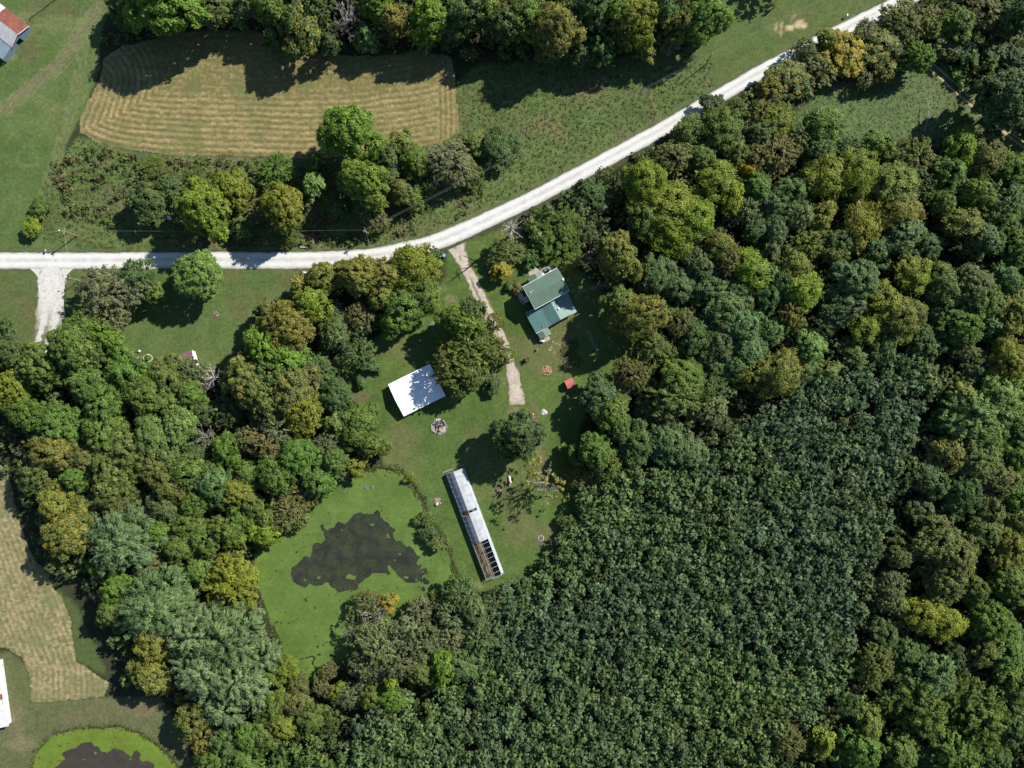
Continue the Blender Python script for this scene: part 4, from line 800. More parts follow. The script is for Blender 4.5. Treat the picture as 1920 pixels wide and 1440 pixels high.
# x y radius(px) colour [kind H turn]; kinds: b broad, l fine feathery, w willow, s starry, n bare, d dead bleached, t twiggy, p nearly leafless
TREES = """
303 2 68 V b 21|240 -10 38 D b 12|398 18 32 M b 13|445 22 22 B b 9|468 8 26 T t 12|505 18 30 G b 13|560 45 40 M b 15 .25|640 28 48 N n 15|682 70 22 L b 9|742 36 27 O b 14 .2|806 38 38 V b 15|793 80 18 L b 9|
880 18 38 D b 16|904 12 24 O b 15|945 45 34 D b 15|985 22 36 G b 15|1048 50 50 M b 17 .3|1100 18 38 D b 16|1158 24 30 G b 16|1190 34 44 Y b 17 .2|1242 12 26 B b 14|1275 42 28 O b 13|1316 38 44 G b 15|1030 95 28 D b 10|1125 90 34 D b 11|1085 100 26 B b 9|1210 94 20 O b 9|1172 66 26 M b 12|1258 88 26 N n 9|
620 78 20 D b 9|520 70 22 D b 9|850 55 26 D b 11|350 -20 40 G b 16|590 2 30 D b 14|710 4 28 G b 14|
1483 150 38 M b 8 .3|1447 163 28 O b 8 .6|1535 130 32 R t 7|1510 95 20 M t 8|1587 95 40 K b 7.8 .5|1551 68 24 Y b 8 .4|1650 95 38 M b 7.8 .3|1622 55 22 T t 6|1697 42 38 M t 7.5|1690 92 22 N n 10|1660 130 20 O b 8|1620 150 16 T t 6|1740 35 28 R t 8|1760 52 30 Y b 8|1794 42 34 G b 9|1848 28 36 R t 9|1882 60 34 M b 8|1912 28 34 D b 13|1862 100 30 D b 7|1900 112 32 D b 8|1723 106 25 G s 9|1815 96 24 B b 6|1780 92 24 M b 6|1807 141 17 L u 3|1903 187 58 D b 18|
1293 240 32 M l 9|1357 240 44 G l 12|1262 302 34 R t 11|1318 290 28 G b 10|1213 335 42 Y l 13|1243 388 54 Y l 15|1296 402 44 Y l 14|1205 410 34 M l 12|1262 445 34 Y l 12|1340 335 38 Y l 13|1372 368 30 Y l 12|1402 318 17 K b 9|1420 350 28 G b 11|1353 458 28 O l 11 .3|1400 394 28 B t 10|1160 468 44 M b 17 .4|1043 436 54 G t 6|1110 372 36 D t 6.5|1100 430 26 B t 6|1385 290 26 M b 10|1422 255 26 B b 10|1385 205 22 M t 7|1330 195 20 D b 6|1275 262 18 D b 6|1430 210 26 O t 8|
1457 234 34 Y t 10|1545 235 38 G l 12|1500 260 28 M t 10|1457 290 38 R t 12|1533 277 32 D b 11|1592 277 24 B t 9|1647 273 28 G b 10|1607 322 44 Y l 14|1552 335 38 Y l 13|1673 352 48 O l 14|1682 396 44 O l 14|1617 422 40 Y l 13|1723 300 34 M t 11|1800 273 34 Y l 13|1777 328 34 G b 13|1853 294 38 M l 13|1860 262 22 B b 9|1832 358 32 V b 13|1883 378 38 B t 12|1904 318 34 G b 12|1803 420 34 O l 13|1725 345 32 D t 11|1694 444 38 B b 13|1483 352 30 B b 11|1450 378 28 B b 11|1497 408 30 B b 12|1543 400 28 O b 11 .2|1457 430 28 B b 11|1517 457 28 O t 11|1740 463 28 D b 10|1848 443 32 B b 12|1883 427 30 G b 12|1907 467 30 G b 12|1580 452 30 B b 11|1765 380 28 G b 11|1640 470 28 B b 11|1560 470 22 O b 10|1420 432 24 D b 9|
1490 497 30 O l 12|1507 548 36 Y l 13|1467 530 28 D b 11|1483 582 26 O t 10|1607 530 46 B b 14|1592 575 36 B b 12|1653 567 36 Y l 14|1707 510 36 Y l 13|1773 530 34 M l 13|1693 592 42 O l 14|1617 613 30 Y l 12|1823 540 42 B b 14|1840 565 40 G b 13|1807 607 34 G b 13|1897 587 34 O b 13 .2|1890 523 34 D b 12|1517 657 30 L b 12|1462 694 44 O l 14|1507 697 25 B b 10|1550 693 24 M b 10|1600 667 24 M b 9|1545 610 26 D t 8|1730 640 30 D b 9|1770 590 26 D b 9|1860 610 24 B b 10|1660 640 28 D b 9|
1900 682 42 Y b 14|1880 747 40 L b 14|1833 782 46 L s 15|1803 740 24 O b 11|1762 847 26 T t 9|1783 853 34 O b 12|1840 863 44 M b 14|1873 897 38 M b 14|1907 860 34 G b 13|1807 923 40 D b 13|1907 810 36 D b 12|1750 905 34 D b 12|1860 820 30 G b 12|1775 790 26 D b 9|1840 690 28 D b 8|1810 660 24 D b 8|1855 950 34 M b 12|1905 935 32 G b 13|
1757 1010 44 M b 14|1790 1043 48 M b 15|1780 1095 42 M b 14|1688 1043 26 M b 11|1823 1107 30 G b 12|1673 1103 26 T t 10|1678 1130 24 T t 10|1733 1157 36 Y l 13|1774 1172 34 Y l 13|1657 1190 32 D b 9|1643 1245 34 M t 12|1747 1270 36 B s 14|1733 1330 42 G s 15|1800 1303 34 G s 13|1670 1313 25 G s 11|1627 1353 32 O b 11|1593 1320 26 D t 9|1540 1390 24 Y b 11|1623 1405 38 G b 13|1683 1410 36 G b 13|1480 1392 30 M t 11|1840 1345 46 G s 15|1790 1412 42 G s 14|1857 1167 42 G b 14|1883 1227 42 G b 14|1850 1225 30 M b 13|1900 1103 42 G b 14|1900 1277 38 G b 13|1890 1022 42 O b 14 .3|1847 1003 32 M b 13|1907 980 30 O b 12|1905 1360 40 D b 12|1700 1220 30 D b 9|1725 960 30 D b 9|1690 1280 26 D b 9|1800 1240 30 D b 9|1867 1425 36 D b 10|1750 1420 30 D b 11|
1233 513 38 D b 12|1207 578 48 O b 17 .6|1163 567 34 G b 12|1277 537 30 B b 11|1310 500 32 D b 11|1367 490 25 R t 11|1407 503 36 Y l 13|1327 540 30 D b 11|1360 582 42 B b 13|1387 614 38 B b 13|1403 660 34 B b 12|1278 604 26 R t 10|1353 648 34 D b 12|1307 633 34 D b 11|1413 697 32 O t 11|1377 682 28 B b 11|1227 653 30 M t 9|1255 668 28 M t 8|1193 700 30 R t 9|1280 713 42 G l 13|1270 748 38 M s 13|1320 722 34 D t 11|1167 738 20 T t 7|1120 748 36 D b 10|1147 774 34 G b 11|1228 768 28 D b 8|1335 767 32 T t 10|1265 792 26 N d 8|1193 827 34 D b 10|1250 833 38 B b 11|1113 848 34 G b 11|1140 874 30 M t 9|1295 845 32 B b 10|1087 893 24 R t 5|1104 905 22 M t 5|1440 555 28 D b 10|1445 620 26 B b 10|1340 690 26 D b 9|1245 590 20 D b 8|1160 810 26 D b 9|1380 545 26 D b 10|1448 470 22 B b 10|1440 520 22 B b 10|
200 548 50 T t 13|260 523 32 D t 11|283 548 18 M b 9|370 517 46 L b 13|212 590 30 T t 10|143 648 56 G b 14|185 625 30 V b 11|67 688 42 G b 13|25 730 38 Y b 13|18 657 25 D b 10|10 622 20 D b 8|
167 718 42 G b 13|243 695 38 G b 13|200 757 48 G b 14|283 747 48 G b 14|317 708 36 M b 12|60 775 42 G b 13|112 800 44 G b 14|200 813 44 G b 14|93 845 46 O b 14 .2|67 888 34 M b 12|143 898 30 G b 12|107 942 34 O b 13 .2|33 848 15 N n 8|217 882 50 M b 15|248 850 46 M b 15|300 830 48 M b 15|333 793 34 L b 13|283 872 44 M b 14|317 898 38 M b 14|353 880 38 M b 13|213 925 42 M b 14|383 820 26 N n 9|423 840 28 G b 11|467 823 24 R t 10|393 708 38 N d 12|360 690 20 T t 9|
452 698 40 M b 14 .2|465 725 46 M b 15 .2|400 908 38 B b 12|443 924 34 Y b 11|367 942 34 G b 11|300 948 34 B b 12|255 960 32 B b 11|380 770 24 D b 8|430 770 26 D b 8|350 740 26 G b 11|160 860 34 M b 12|370 860 26 D b 8|
607 523 34 O b 12|670 518 42 O b 14 .35|720 523 32 O b 12 .4|780 507 40 Y l 12 .3|800 547 32 M l 11|713 553 26 O b 11|760 573 38 G b 11|748 602 30 G b 10|587 560 38 Y b 13|560 535 22 O b 10|623 584 20 T t 8|530 608 48 O b 15 .4|500 590 22 M b 11|503 642 42 V b 14|530 668 38 V b 13|623 628 32 B b 10|667 590 24 R t 9|680 622 18 N d 8|667 660 30 B t 9|590 697 32 B t 9|690 681 17 D t 3|677 717 10 D b 2.5|
547 733 48 M b 15 .2|573 773 38 Y b 13|507 698 40 G b 14|500 748 42 M b 14|630 748 30 D b 10|673 790 30 G b 10|647 778 22 M b 9|697 830 26 G b 9|663 814 30 G b 10|627 797 24 M b 9|520 808 34 T t 11|497 832 30 R t 11|563 857 42 G b 12|613 830 26 T t 9|620 864 28 G b 10|663 874 20 Y b 7|520 890 40 G b 12|597 907 32 G b 10|640 888 14 T t 5|587 937 18 O t 6|557 923 22 R t 7|540 953 28 R t 8|500 1003 24 Y b 9|530 978 26 R t 7|560 973 20 R t 6|497 968 22 G b 8|470 885 28 G b 10|475 940 26 M b 9|450 965 26 G b 9|
862 607 38 V b 13|890 585 30 D b 12|926 604 16 O t 8|856 684 37 M t 12.5 .15|882 662 42 M t 12.5 .15|918 655 30 M t 11|873 697 32 M b 11|950 663 13 Y t 7|855 715 22 M t 9|923 717 17 D b 4|970 816 44 D b 15|953 840 22 D b 9|1018 912 44 Q p 13|
953 472 28 M t 6|940 507 17 K b 6 .4|928 490 14 M b 4|955 537 8 B u 2|969 540 10 R u 2|998 486 16 D b 3.5|
287 310 22 O t 4|300 333 24 M t 5|277 375 32 D b 9|320 352 24 B t 6|383 384 50 Y b 16|433 360 34 Y b 11 .2|450 418 22 M b 7|73 390 17 G b 4|60 425 17 Y b 4|362 340 20 M t 5|
655 250 54 V b 17|682 335 46 V b 16|531 390 42 Y b 15 .3|590 347 22 L b 9|515 317 32 G t 8|490 330 22 M t 6|757 267 22 O l 6|725 292 24 D b 8|840 278 32 N n 10|845 312 40 T t 9|873 322 26 M t 7|753 362 26 M b 9|742 313 16 N d 6|773 370 20 G b 6|693 397 30 R t 8|817 338 20 N n 7|782 300 26 G b 8|932 277 32 D b 8|892 268 24 M b 6|624 390 24 D b 7|590 300 16 G b 5|540 445 16 G t 4|478 395 24 R t 7|455 440 16 D t 5|720 340 20 D b 8|965 265 16 T t 5|
133 1003 54 O b 15 .3|177 1063 18 Y b 8|228 1010 56 W w 15|293 1135 60 W w 15|373 1183 48 W w 15|435 1195 54 W w 16|380 1262 48 W w 15|450 1268 48 W w 15|418 1318 34 W w 12|490 1225 30 W w 11|433 1092 45 Y s 12|217 1103 32 G b 11|213 1148 28 M b 11|283 1202 44 O b 13 .2|277 1275 38 O b 12|367 1353 34 M b 11|377 1385 28 O t 9|283 1060 28 R t 9|333 1027 34 G b 11|373 1072 28 G b 10|383 1013 32 G b 11|417 993 30 G b 11|447 1010 18 Y b 8|470 993 20 Y b 8|380 1147 18 M b 8|335 1075 24 G t 8|300 1000 30 G b 11|350 980 30 G b 11|430 1045 20 R t 6|
863 1108 32 B t 9|887 1148 32 B b 10|897 1195 34 B t 10|848 1160 30 T t 9|848 1200 30 T t 9|863 1245 34 B b 10|830 1250 32 V b 11|790 1262 28 G b 10|700 1165 40 T p 11|760 1185 42 T p 12|715 1215 42 T t 12|790 1205 38 T t 11|750 1240 38 T t 11|690 1245 30 T t 10|660 1190 22 N n 8|727 1131 19 K b 7 .7|684 1128 24 R t 7|813 1190 10 R b 9|687 1222 10 Y b 9|687 1252 13 Y b 9|737 1278 13 Y b 10|617 1260 16 R t 6|597 1288 15 R t 6|630 1300 15 Y b 8|557 1277 20 R t 6|657 1308 24 T t 8|697 1308 26 G b 9|733 1308 26 V b 9|530 1254 24 Y b 8|507 1268 22 G b 8|513 1328 28 G b 9|550 1318 26 M b 9|580 1350 28 G b 9|530 1365 26 Y b 9|497 1378 26 M b 9|467 1378 30 G b 10|417 1395 30 D b 10|400 1430 30 G b 10|458 1428 28 G b 9|930 1125 24 B t 8|788 1140 24 T t 7|820 1130 20 M t 6|797 975 15 M u 2.5|803 1003 16 D t 3|822 1022 14 M t 3|769 897 9 O u 1.8|1055 841 9 M u 2.2|1060 980 13 M t 3|1074 988 18 M t 5|1100 950 18 O t 5
"""
BOXES = [(303, 2), (0, 0)]
ROWS = []
for row in TREES.replace("\n", "").split("|"):
    f = row.split()
    if not f: continue
    x, y, r = float(f[0]), float(f[1]), float(f[2]); c = f[3]; k = f[4] if len(f) > 4 else 'b'; ht = float(f[5]) if len(f) > 5 else 5.5 + .2 * r; tn = float(f[6]) if len(f) > 6 else 0.0
    ROWS.append((x, y, r, c, k, ht, tn))

# ---- a label for every tree: look first, then what it stands beside
MARKS = [("hayfield", 500, 200, 300, 70), ("white-roofed barn", 782, 732, 40, 40), ("green-roofed house", 1025, 565, 50, 60), ("red-roofed shed", 1068, 720, 8, 8), ("greenhouse", 890, 985, 40, 100), ("duckweed pond", 650, 1080, 150, 170),
         ("maroon-roofed house", 340, 675, 30, 20), ("rusty farm shed", 20, 60, 30, 50), ("lower brown pond", 190, 1430, 120, 60), ("tan field", 70, 1130, 60, 180), ("rutted track", 1830, 205, 80, 60), ("sandy bare patch", 1485, 48, 25, 15),
         ("stony fire pit", 823, 800, 15, 15), ("gravel lane mouth", 97, 540, 25, 40), ("blue trash bin", 833, 479, 5, 5), ("bare road-edge snag", 962, 420, 20, 30), ("leaning dead sapling", 1738, 220, 8, 30), ("transformer pole", 687, 436, 6, 6), ("lone plain pole", 1328, 113, 8, 10),
         ("thicket's top edge", 1600, 690, 160, 60), ("thicket's dark gap", 1700, 900, 30, 120), ("thicket's lower corner", 1590, 1330, 60, 80), ("thicket's upper edge", 1180, 900, 80, 30), ("thicket's lower end", 800, 1350, 200, 60)]
def mark_of(x, y):
    best = None
    for nm, mx, my, hx, hy in MARKS:
        dx = max(abs(x - mx) - hx, 0); dy = max(abs(y - my) - hy, 0); d = math.hypot(dx, dy)
        if best is None or d < best[0]: best = (d, nm, x - mx, y - my, hx, hy)
    d, nm, dx, dy, hx, hy = best
    ex, ey = dx / (hx + 40), dy / (hy + 40)
    side = ("right of" if ex > 0 else "left of") if abs(ex) > abs(ey) else ("below" if ey > 0 else "above")
    return f"{side} the {nm}", d
def size_word(r): return "small" if r < 23 else ("tall" if r > 43 else "medium")
KN = {'b': "broadleaf tree", 'l': "feathery tree", 'w': "willow", 's': "spiky tree", 'n': "tree", 'd': "dead tree", 't': "thin-leaved tree", 'p': "tree", 'u': "bush"}
CW = {k: v[1] for k, v in PAL.items()}
def base_label(x, y, r, c, k, H, tn):
    colr = CW[c]
    if k == 'd': colr = "bleached"
    if k == 'p': colr = "nearly bare grey"
    nm = KN[k] if H > 4.2 else ("thin-leaved bush" if k == 't' else "bush")
    return f"{size_word(r)} {colr} {nm}"
raw = []
for t in ROWS:
    m, d = mark_of(t[0], t[1]); raw.append((base_label(*t), ("" if d < 60 else "well ") + m, d))
ORD = ["", "second", "third", "fourth", "fifth", "sixth", "seventh", "eighth", "ninth"]
NUM = {2: "two", 3: "three", 4: "four", 5: "five", 6: "six", 7: "seven", 8: "eight", 9: "nine", 10: "ten"}
buck = {}
for i, (a, b, d) in enumerate(raw): buck.setdefault((a, b), []).append(i)
LABEL = [None] * len(ROWS)
for (a, b), ids in buck.items():
    if len(ids) == 1: LABEL[ids[0]] = f"{a} {b}"; continue
    xs = [ROWS[i][0] for i in ids]; ys = [ROWS[i][1] for i in ids]; horiz = (max(xs) - min(xs)) >= (max(ys) - min(ys))
    ids = sorted(ids, key=lambda i: ROWS[i][0] if horiz else ROWS[i][1]); n = len(ids); e0, e1 = ("leftmost", "rightmost") if horiz else ("topmost", "lowest")
    for q, i in enumerate(ids):
        if q == 0: w = e0
        elif q == n - 1: w = e1
        else: w = f"{ORD[q]} from {'left' if horiz else 'top'}"
        LABEL[i] = f"{a} {b}, {w}"
HOOK = {  # the trees one would point at by themselves
 (303, 2): "huge bright green tree overhanging the hayfield's top left corner", (655, 250): "tall bright green tree on the hayfield's lower edge, upper of two", (682, 335): "tall bright green tree on the hayfield's lower edge, lower of two",
 (1207, 578): "round golden olive tree just right of the green-roofed house", (970, 816): "dark green lawn oak casting its shadow beside the driveway end", (1018, 912): "nearly leafless lawn tree with yellow leaf tufts right of the greenhouse",
 (370, 517): "pale green round tree alone on the lawn above the maroon-roofed house", (1587, 95): "tall golden yellow tree beside the gravel road below the sandy patch", (133, 1003): "large golden olive oak at the tan field's upper right edge",
 (393, 708): "bleached dead tree with spreading branches right of the maroon-roofed house", (433, 1092): "spiky yellow-green tree standing between the willows and the duckweed pond", (727, 1131): "small orange-yellow tree at the duckweed pond's lower shore",
 (1903, 187): "huge dark green tree shading the rutted track", (383, 384): "large yellow tree between the hayfield and the gravel road", (203, 548): "", (1833, 782): "pale green spiky-crowned tree right of the thicket's narrow gap"}
GRP = {'w': "silvery willows left of the duckweed pond", 'n': "leafless grey trees", 'd': "bleached dead trees"}
NAMES = {'b': "broadleaf_tree", 'l': "locust_tree", 'w': "willow_tree", 's': "spiky_tree", 'n': "bare_tree", 'd': "dead_tree", 't': "thin_leaved_tree", 'p': "sparse_tree", 'u': "shrub"}
trng = random.Random(5)
def plant(i, x, y, r, c, k, H, tn):
    H = H * ((1.12 if x > 1225 and y > 225 else 1.2 if x < 720 and y > 690 else 1.3) if H > 8 else 1.1)
    zc = H * 0.62; rw = r * GS * (1 - zc / CAM_H); p = W(x, y, zc)
    name = NAMES[k] if H > 4.2 else "shrub"
    lab = HOOK.get((x, y)) or LABEL[i]
    t = thing(name, (p.x, p.y, 0), lab, "bush" if name == "shrub" else ("willow" if k == 'w' else "tree"), GRP.get(k, "bushes" if name == "shrub" else "trees of the " + ("left woods" if x < 860 and y > 470 else "right woods" if x > 1080 and y > 150 else "roadside and field edges")))
    cl = '0' if rw < 4.7 else ('1' if rw < 8 else '2')
    base, _ = PAL[c]; pull = 0.0 if c in 'KWQN' else 0.14; base = [(b_ * (1 - pull) + m_ * pull) * g_ for b_, m_, g_ in zip(base, (0.088, 0.118, 0.034), (1.34, 1.39, 1.25))]; j = [trng.uniform(.9, 1.1) for _ in range(3)]; colr = (base[0] * j[0], base[1] * j[1], base[2] * j[2], tn)
    rot = trng.uniform(0, 6.28); sx_ = trng.uniform(.86, 1.16)
    def child(nm, me, R0, H0, oc=None):
        o = bpy.data.objects.new(nm, me); COL.objects.link(o); o.parent = t; o.rotation_euler = (0, 0, rot) if nm == 'trunk' or H < 4 else (trng.uniform(-.13, .13), trng.uniform(-.13, .13), rot); o.scale = (rw / R0 * sx_, rw / R0 / sx_, H / H0)
        if oc: o.color = oc
        return o
    if k in 'nd':
        m = trng.choice(BARE if k == 'n' else DEAD); child("branches", m, 7.0 if k == 'n' else 7.5, 15.5)
        tr_ = TRUNKS['1'][0]; o = child("trunk", tr_, 9, 13.5); o.data = bare_trunk[k]; return
    if H <= 4.2: kk = 'u0'
    elif k == 'b': kk = 'b' + cl
    elif k == 'l': kk = 'l' + cl
    elif k == 'w': kk = 'w' + ('2' if cl == '2' else '1')
    elif k in 'st': kk = k + '1'
    elif k == 'p': kk = 'p1'
    elif k == 'u': kk = 'u0'
    R0, H0, me = trng.choice(PRO[kk])
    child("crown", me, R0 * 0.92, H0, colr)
    if kk != 'u0': child("trunk", trng.choice(TRUNKS[cl]), R0 if kk[1] == cl else {'0': 3.2, '1': 6.2, '2': 9.6}[cl], {'0': 9, '1': 14.5, '2': 19}[cl])
    if k == 'p' or (k == 't' and c in 'TBW' and i % 2 == 0): child("branches", trng.choice(TWIG), 6.9 if k == 't' else 6.4, 15.5 if k == 't' else 14.0)
bare_trunk = {}
for k_, m_ in (('n', M_GREYBARK), ('d', M_WHITEBARK)):
    mb = MB(); mb.tube([(0, 0, -.3), (.1, .05, 4), (0, .1, 8), (.1, 0, 11)], [.34, .26, .2, .08], 7); bare_trunk[k_] = mb.data("trunk", m_)
for i, t_ in enumerate(ROWS): plant(i, *t_)
# ------------------------------------------------------------------ growth nobody could count: thicket of saplings, undergrowth, rough grass, woods beyond the frame
THICKET = [(1085, 945), (1112, 905), (1180, 882), (1290, 865), (1400, 805), (1480, 735), (1560, 690), (1640, 662), (1735, 668), (1762, 700), (1745, 760), (1720, 800), (1688, 870), (1668, 940), (1662, 1010), (1640, 1085), (1618, 1180), (1598, 1250),
           (1565, 1312), (1515, 1365), (1455, 1410), (1440, 1560), (640, 1560), (640, 1380), (700, 1330), (790, 1300), (870, 1290), (902, 1215), (908, 1150), (930, 1112), (1005, 1072), (1052, 1012), (1088, 975)]
THICKET2 = [(400, 1450), (430, 1410), (500, 1400), (560, 1375), (640, 1340), (640, 1560), (400, 1560)]
rs = np.random.default_rng(77)
def jit_points(x0, x1, y0, y1, step, j=0.85):
    a, b = np.meshgrid(np.arange(x0, x1, step), np.arange(y0, y1, step)); a = a + (np.arange(a.shape[0])[:, None] % 2) * step * 0.5
    p = np.stack([a.ravel(), b.ravel()], 1); return p + (rs.uniform(size=p.shape) - 0.5) * step * j
def scatter_crowns(protos, X_, Y_, sc, hs, cols, z0=None):
    """joins many small crowns into arrays"""
    Q = []; Cc = []; V = []
    for i in range(len(X_)):
        q, tn, va = protos[rs.integers(len(protos))]; a = rs.uniform(0, 6.28); c_, s_ = math.cos(a), math.sin(a)
        p = q.reshape(-1, 3); p = np.stack([(p[:, 0] * c_ - p[:, 1] * s_) * sc[i] + X_[i], (p[:, 0] * s_ + p[:, 1] * c_) * sc[i] + Y_[i], p[:, 2] * hs[i] + (0 if z0 is None else z0[i])], 1)
        Q.append(p); V.append(va); Cc.append(np.asarray(cols[i])[None] * (0.72 + 0.56 * tn)[:, None])
    Q = np.concatenate(Q); n = len(Q) // 4
    return Q, np.arange(n * 4).reshape(-1, 4), np.concatenate(Cc), np.concatenate(V)
def mass(name, arr, label, cat):
    Q, F, C_, V_ = arr
    return tag(mesh_np(name, Q, F, M_LEAFS, fattr={"vary": V_}, fcol=C_), label, cat, kind="stuff")
SAP = [crown_np(700 + i, 2.4, 7.5, 5 + i % 3, cr=0.62, leaf=0.35, lpc=5, base=0.42, core=False, dens=0.60, lobe_r=(0.26, 0.5), flat=0.8, star=.6, elong=1.3) for i in range(8)]
def thicket(poly, step, name, label, c0, c1, c2, hmul=1.0):
    pa = np.array(poly); k = 1 - 6.5 / CAM_H
    p = jit_points(pa[:, 0].min(), pa[:, 0].max(), pa[:, 1].min(), pa[:, 1].max(), step)
    d = sdf(p[:, 0], p[:, 1], poly); gap = fbm(p[:, 0], p[:, 1], 34, 15)
    p = p[(d < 0) & (gap > 0.27)]
    n = len(p); x = (p[:, 0] - 960) * GS * k; y = (720 - p[:, 1]) * GS * k
    sc = rs.uniform(0.65, 1.45, n); hs = hmul * rs.uniform(0.86, 1.14, n) * (0.82 + .36 * fbm(p[:, 0], p[:, 1], 60, 23))
    t = np.clip((fbm(p[:, 0], p[:, 1], 130, 6) - 0.32) * 2.6, 0, 1)[:, None]; t2 = (fbm(p[:, 0], p[:, 1], 30, 9) > 0.60)[:, None] * 0.35
    c = np.array(c0) * (1 - t) + np.array(c1) * t; c = c * (1 - t2) + np.array(c2) * t2; c = c * rs.uniform(0.75, 1.25, (n, 1))
    mass(name, scatter_crowns(SAP, x, y, sc, hs, c), label, "thicket")
thicket(THICKET, 17.5, "sapling_thicket", "large even thicket of close dark green saplings below and right of the house lawn", (0.094, 0.146, 0.074), (0.112, 0.172, 0.056), (0.135, 0.165, 0.058))
thicket(THICKET2, 21, "sapling_thicket", "mixed green thicket of young trees below the willows and the duckweed pond", (0.080, 0.135, 0.036), (0.100, 0.155, 0.036), (0.14, 0.155, 0.035), 1.1)
# undergrowth in the woods
LOW = [crown_np(760 + i, 1.5, 2.2, 2, cr=0.7, leaf=0.36, lpc=6, base=0.05, core=False, dens=0.5, flat=0.7) for i in range(4)]
def allowed(p, m=6):
    ok = np.ones(len(p), bool)
    for z in CLEAR: ok &= sdf(p[:, 0], p[:, 1], z) > m
    for ln, w in ((ROAD, 20), (DRIVE_HOUSE, 20), (DRIVE_W, 30), (RUT_A, 12), (RUT_B, 12)): ok &= pldist(p[:, 0], p[:, 1], ln) > w
    return ok
p = jit_points(-60, 1980, -60, 1500, 24); p = p[allowed(p) & (sdf(p[:, 0], p[:, 1], THICKET) > -10)]
n = len(p); g = fbm(p[:, 0], p[:, 1], 40, 12)[:, None]
c = np.array([0.050, 0.078, 0.028]) * (1 - g) + np.array([0.090, 0.100, 0.036]) * g; c = c * rs.uniform(0.6, 1.4, (n, 1)); c[rs.uniform(size=n) < 0.10] = (0.085, 0.065, 0.045)
mass("undergrowth", scatter_crowns(LOW, (p[:, 0] - 960) * GS, (720 - p[:, 1]) * GS, rs.uniform(0.7, 1.6, n), rs.uniform(0.6, 1.9, n), c), "dark green brush growing on the floor of the woods", "undergrowth")
MID = [crown_np(780 + i, 2.8, 7.0, 6, cr=0.8, leaf=0.46, lpc=4, base=0.25, core=False, dens=.55) for i in range(6)]
p = jit_points(-40, 1960, -40, 1480, 27, 1.0); p = p[allowed(p, 16) & (sdf(p[:, 0], p[:, 1], THICKET) > 6) & (sdf(p[:, 0], p[:, 1], THICKET2) > 6)]
n = len(p); k = 1 - 5 / CAM_H; g = fbm(p[:, 0], p[:, 1], 60, 13)[:, None]
c = np.array([0.080, 0.130, 0.050]) * (1 - g) + np.array([0.130, 0.152, 0.046]) * g; c = c * rs.uniform(0.7, 1.3, (n, 1)); c[rs.uniform(size=n) < 0.06] = (0.14, 0.115, 0.07)
mass("understorey", scatter_crowns(MID, (p[:, 0] - 960) * GS * k, (720 - p[:, 1]) * GS * k, rs.uniform(0.7, 1.3, n), rs.uniform(0.7, 1.35, n), c), "smaller trees and saplings filling the gaps under the woods' canopy", "undergrowth")
BRUSH = [(96, 312), (170, 274), (320, 300), (560, 304), (700, 300), (850, 270), (930, 330), (880, 400), (740, 450), (620, 462), (480, 462), (250, 440), (130, 405)]
p = jit_points(90, 940, 265, 470, 11, 1.1); g = fbm(p[:, 0], p[:, 1], 42, 91); p = p[(sdf(p[:, 0], p[:, 1], BRUSH) < 0) & (sdf(p[:, 0], p[:, 1], HAY_UP) > 6) & (pldist(p[:, 0], p[:, 1], ROAD) > 26) & (g > .44)]
n = len(p); g = fbm(p[:, 0], p[:, 1], 30, 92); BC = np.array([(.085, .125, .040), (.110, .150, .040), (.130, .140, .050), (.150, .125, .065), (.100, .120, .060)])
mass("brush", scatter_crowns(LOW, (p[:, 0] - 960) * GS, (720 - p[:, 1]) * GS, rs.uniform(0.5, 1.1, n), rs.uniform(0.35, 1.0, n), BC[np.clip((g * 1.8 - .4) * 5, 0, 4).astype(int)] * rs.uniform(.8, 1.2, (n, 1))), "low green and russet brush between the hayfield and the gravel road", "brush")
# rough grass and weeds of the unmown strips
def tuft_np(seed, n, h, w, lean=0.5):
    r = np.random.default_rng(seed); a = r.uniform(0, 6.28, n); q = r.uniform(0, w, n)
    pos = np.stack([q * np.cos(a), q * np.sin(a), h * r.uniform(.08, .45, n)], 1)
    up = unit(np.stack([np.cos(a) * lean, np.sin(a) * lean, np.ones(n)], 1) + r.normal(size=(n, 3)) * .3)
    nr = unit(np.cross(up, r.normal(size=(n, 3)))) * .7 + np.array([.15, .1, 1.0])
    return leaf_quads(r, pos, nr, up, h * r.uniform(.3, .6, n), w * r.uniform(.25, .5, n)), r.uniform(size=n), r.uniform(size=n)
TUFT = [tuft_np(800 + i, 7, 0.55, 0.6, 1.3) for i in range(8)]
def weeds(poly, step, hs0, hs1, pal, seed, cover=0.0):
    pa = np.array(poly); p = jit_points(pa[:, 0].min(), pa[:, 0].max(), pa[:, 1].min(), pa[:, 1].max(), step, 1.1)
    g = fbm(p[:, 0], p[:, 1], 30, seed); ok = (sdf(p[:, 0], p[:, 1], poly) < 3) & (sdf(p[:, 0], p[:, 1], HAY_UP) > 3) & (pldist(p[:, 0], p[:, 1], ROAD) > 22) & (g > cover)
    for ln in (RUT_A, RUT_B): ok &= pldist(p[:, 0], p[:, 1], ln) > 4
    p = p[ok]; g = g[ok]; n = len(p); g2 = fbm(p[:, 0], p[:, 1], 9, seed + 3); hs = (hs0 + (hs1 - hs0) * np.clip(g2 * 1.6 - .3, 0, 1)) * rs.uniform(.7, 1.3, n)
    pal = np.array(pal); ci = np.clip((fbm(p[:, 0], p[:, 1], 46, seed + 7) * 1.9 - .45) * len(pal) + rs.uniform(-.22, .22, n), 0, len(pal) - 1).astype(int)
    return (p[:, 0] - 960) * GS, (720 - p[:, 1]) * GS, rs.uniform(.8, 1.5, n), hs, pal[ci] * rs.uniform(.88, 1.14, (n, 1))
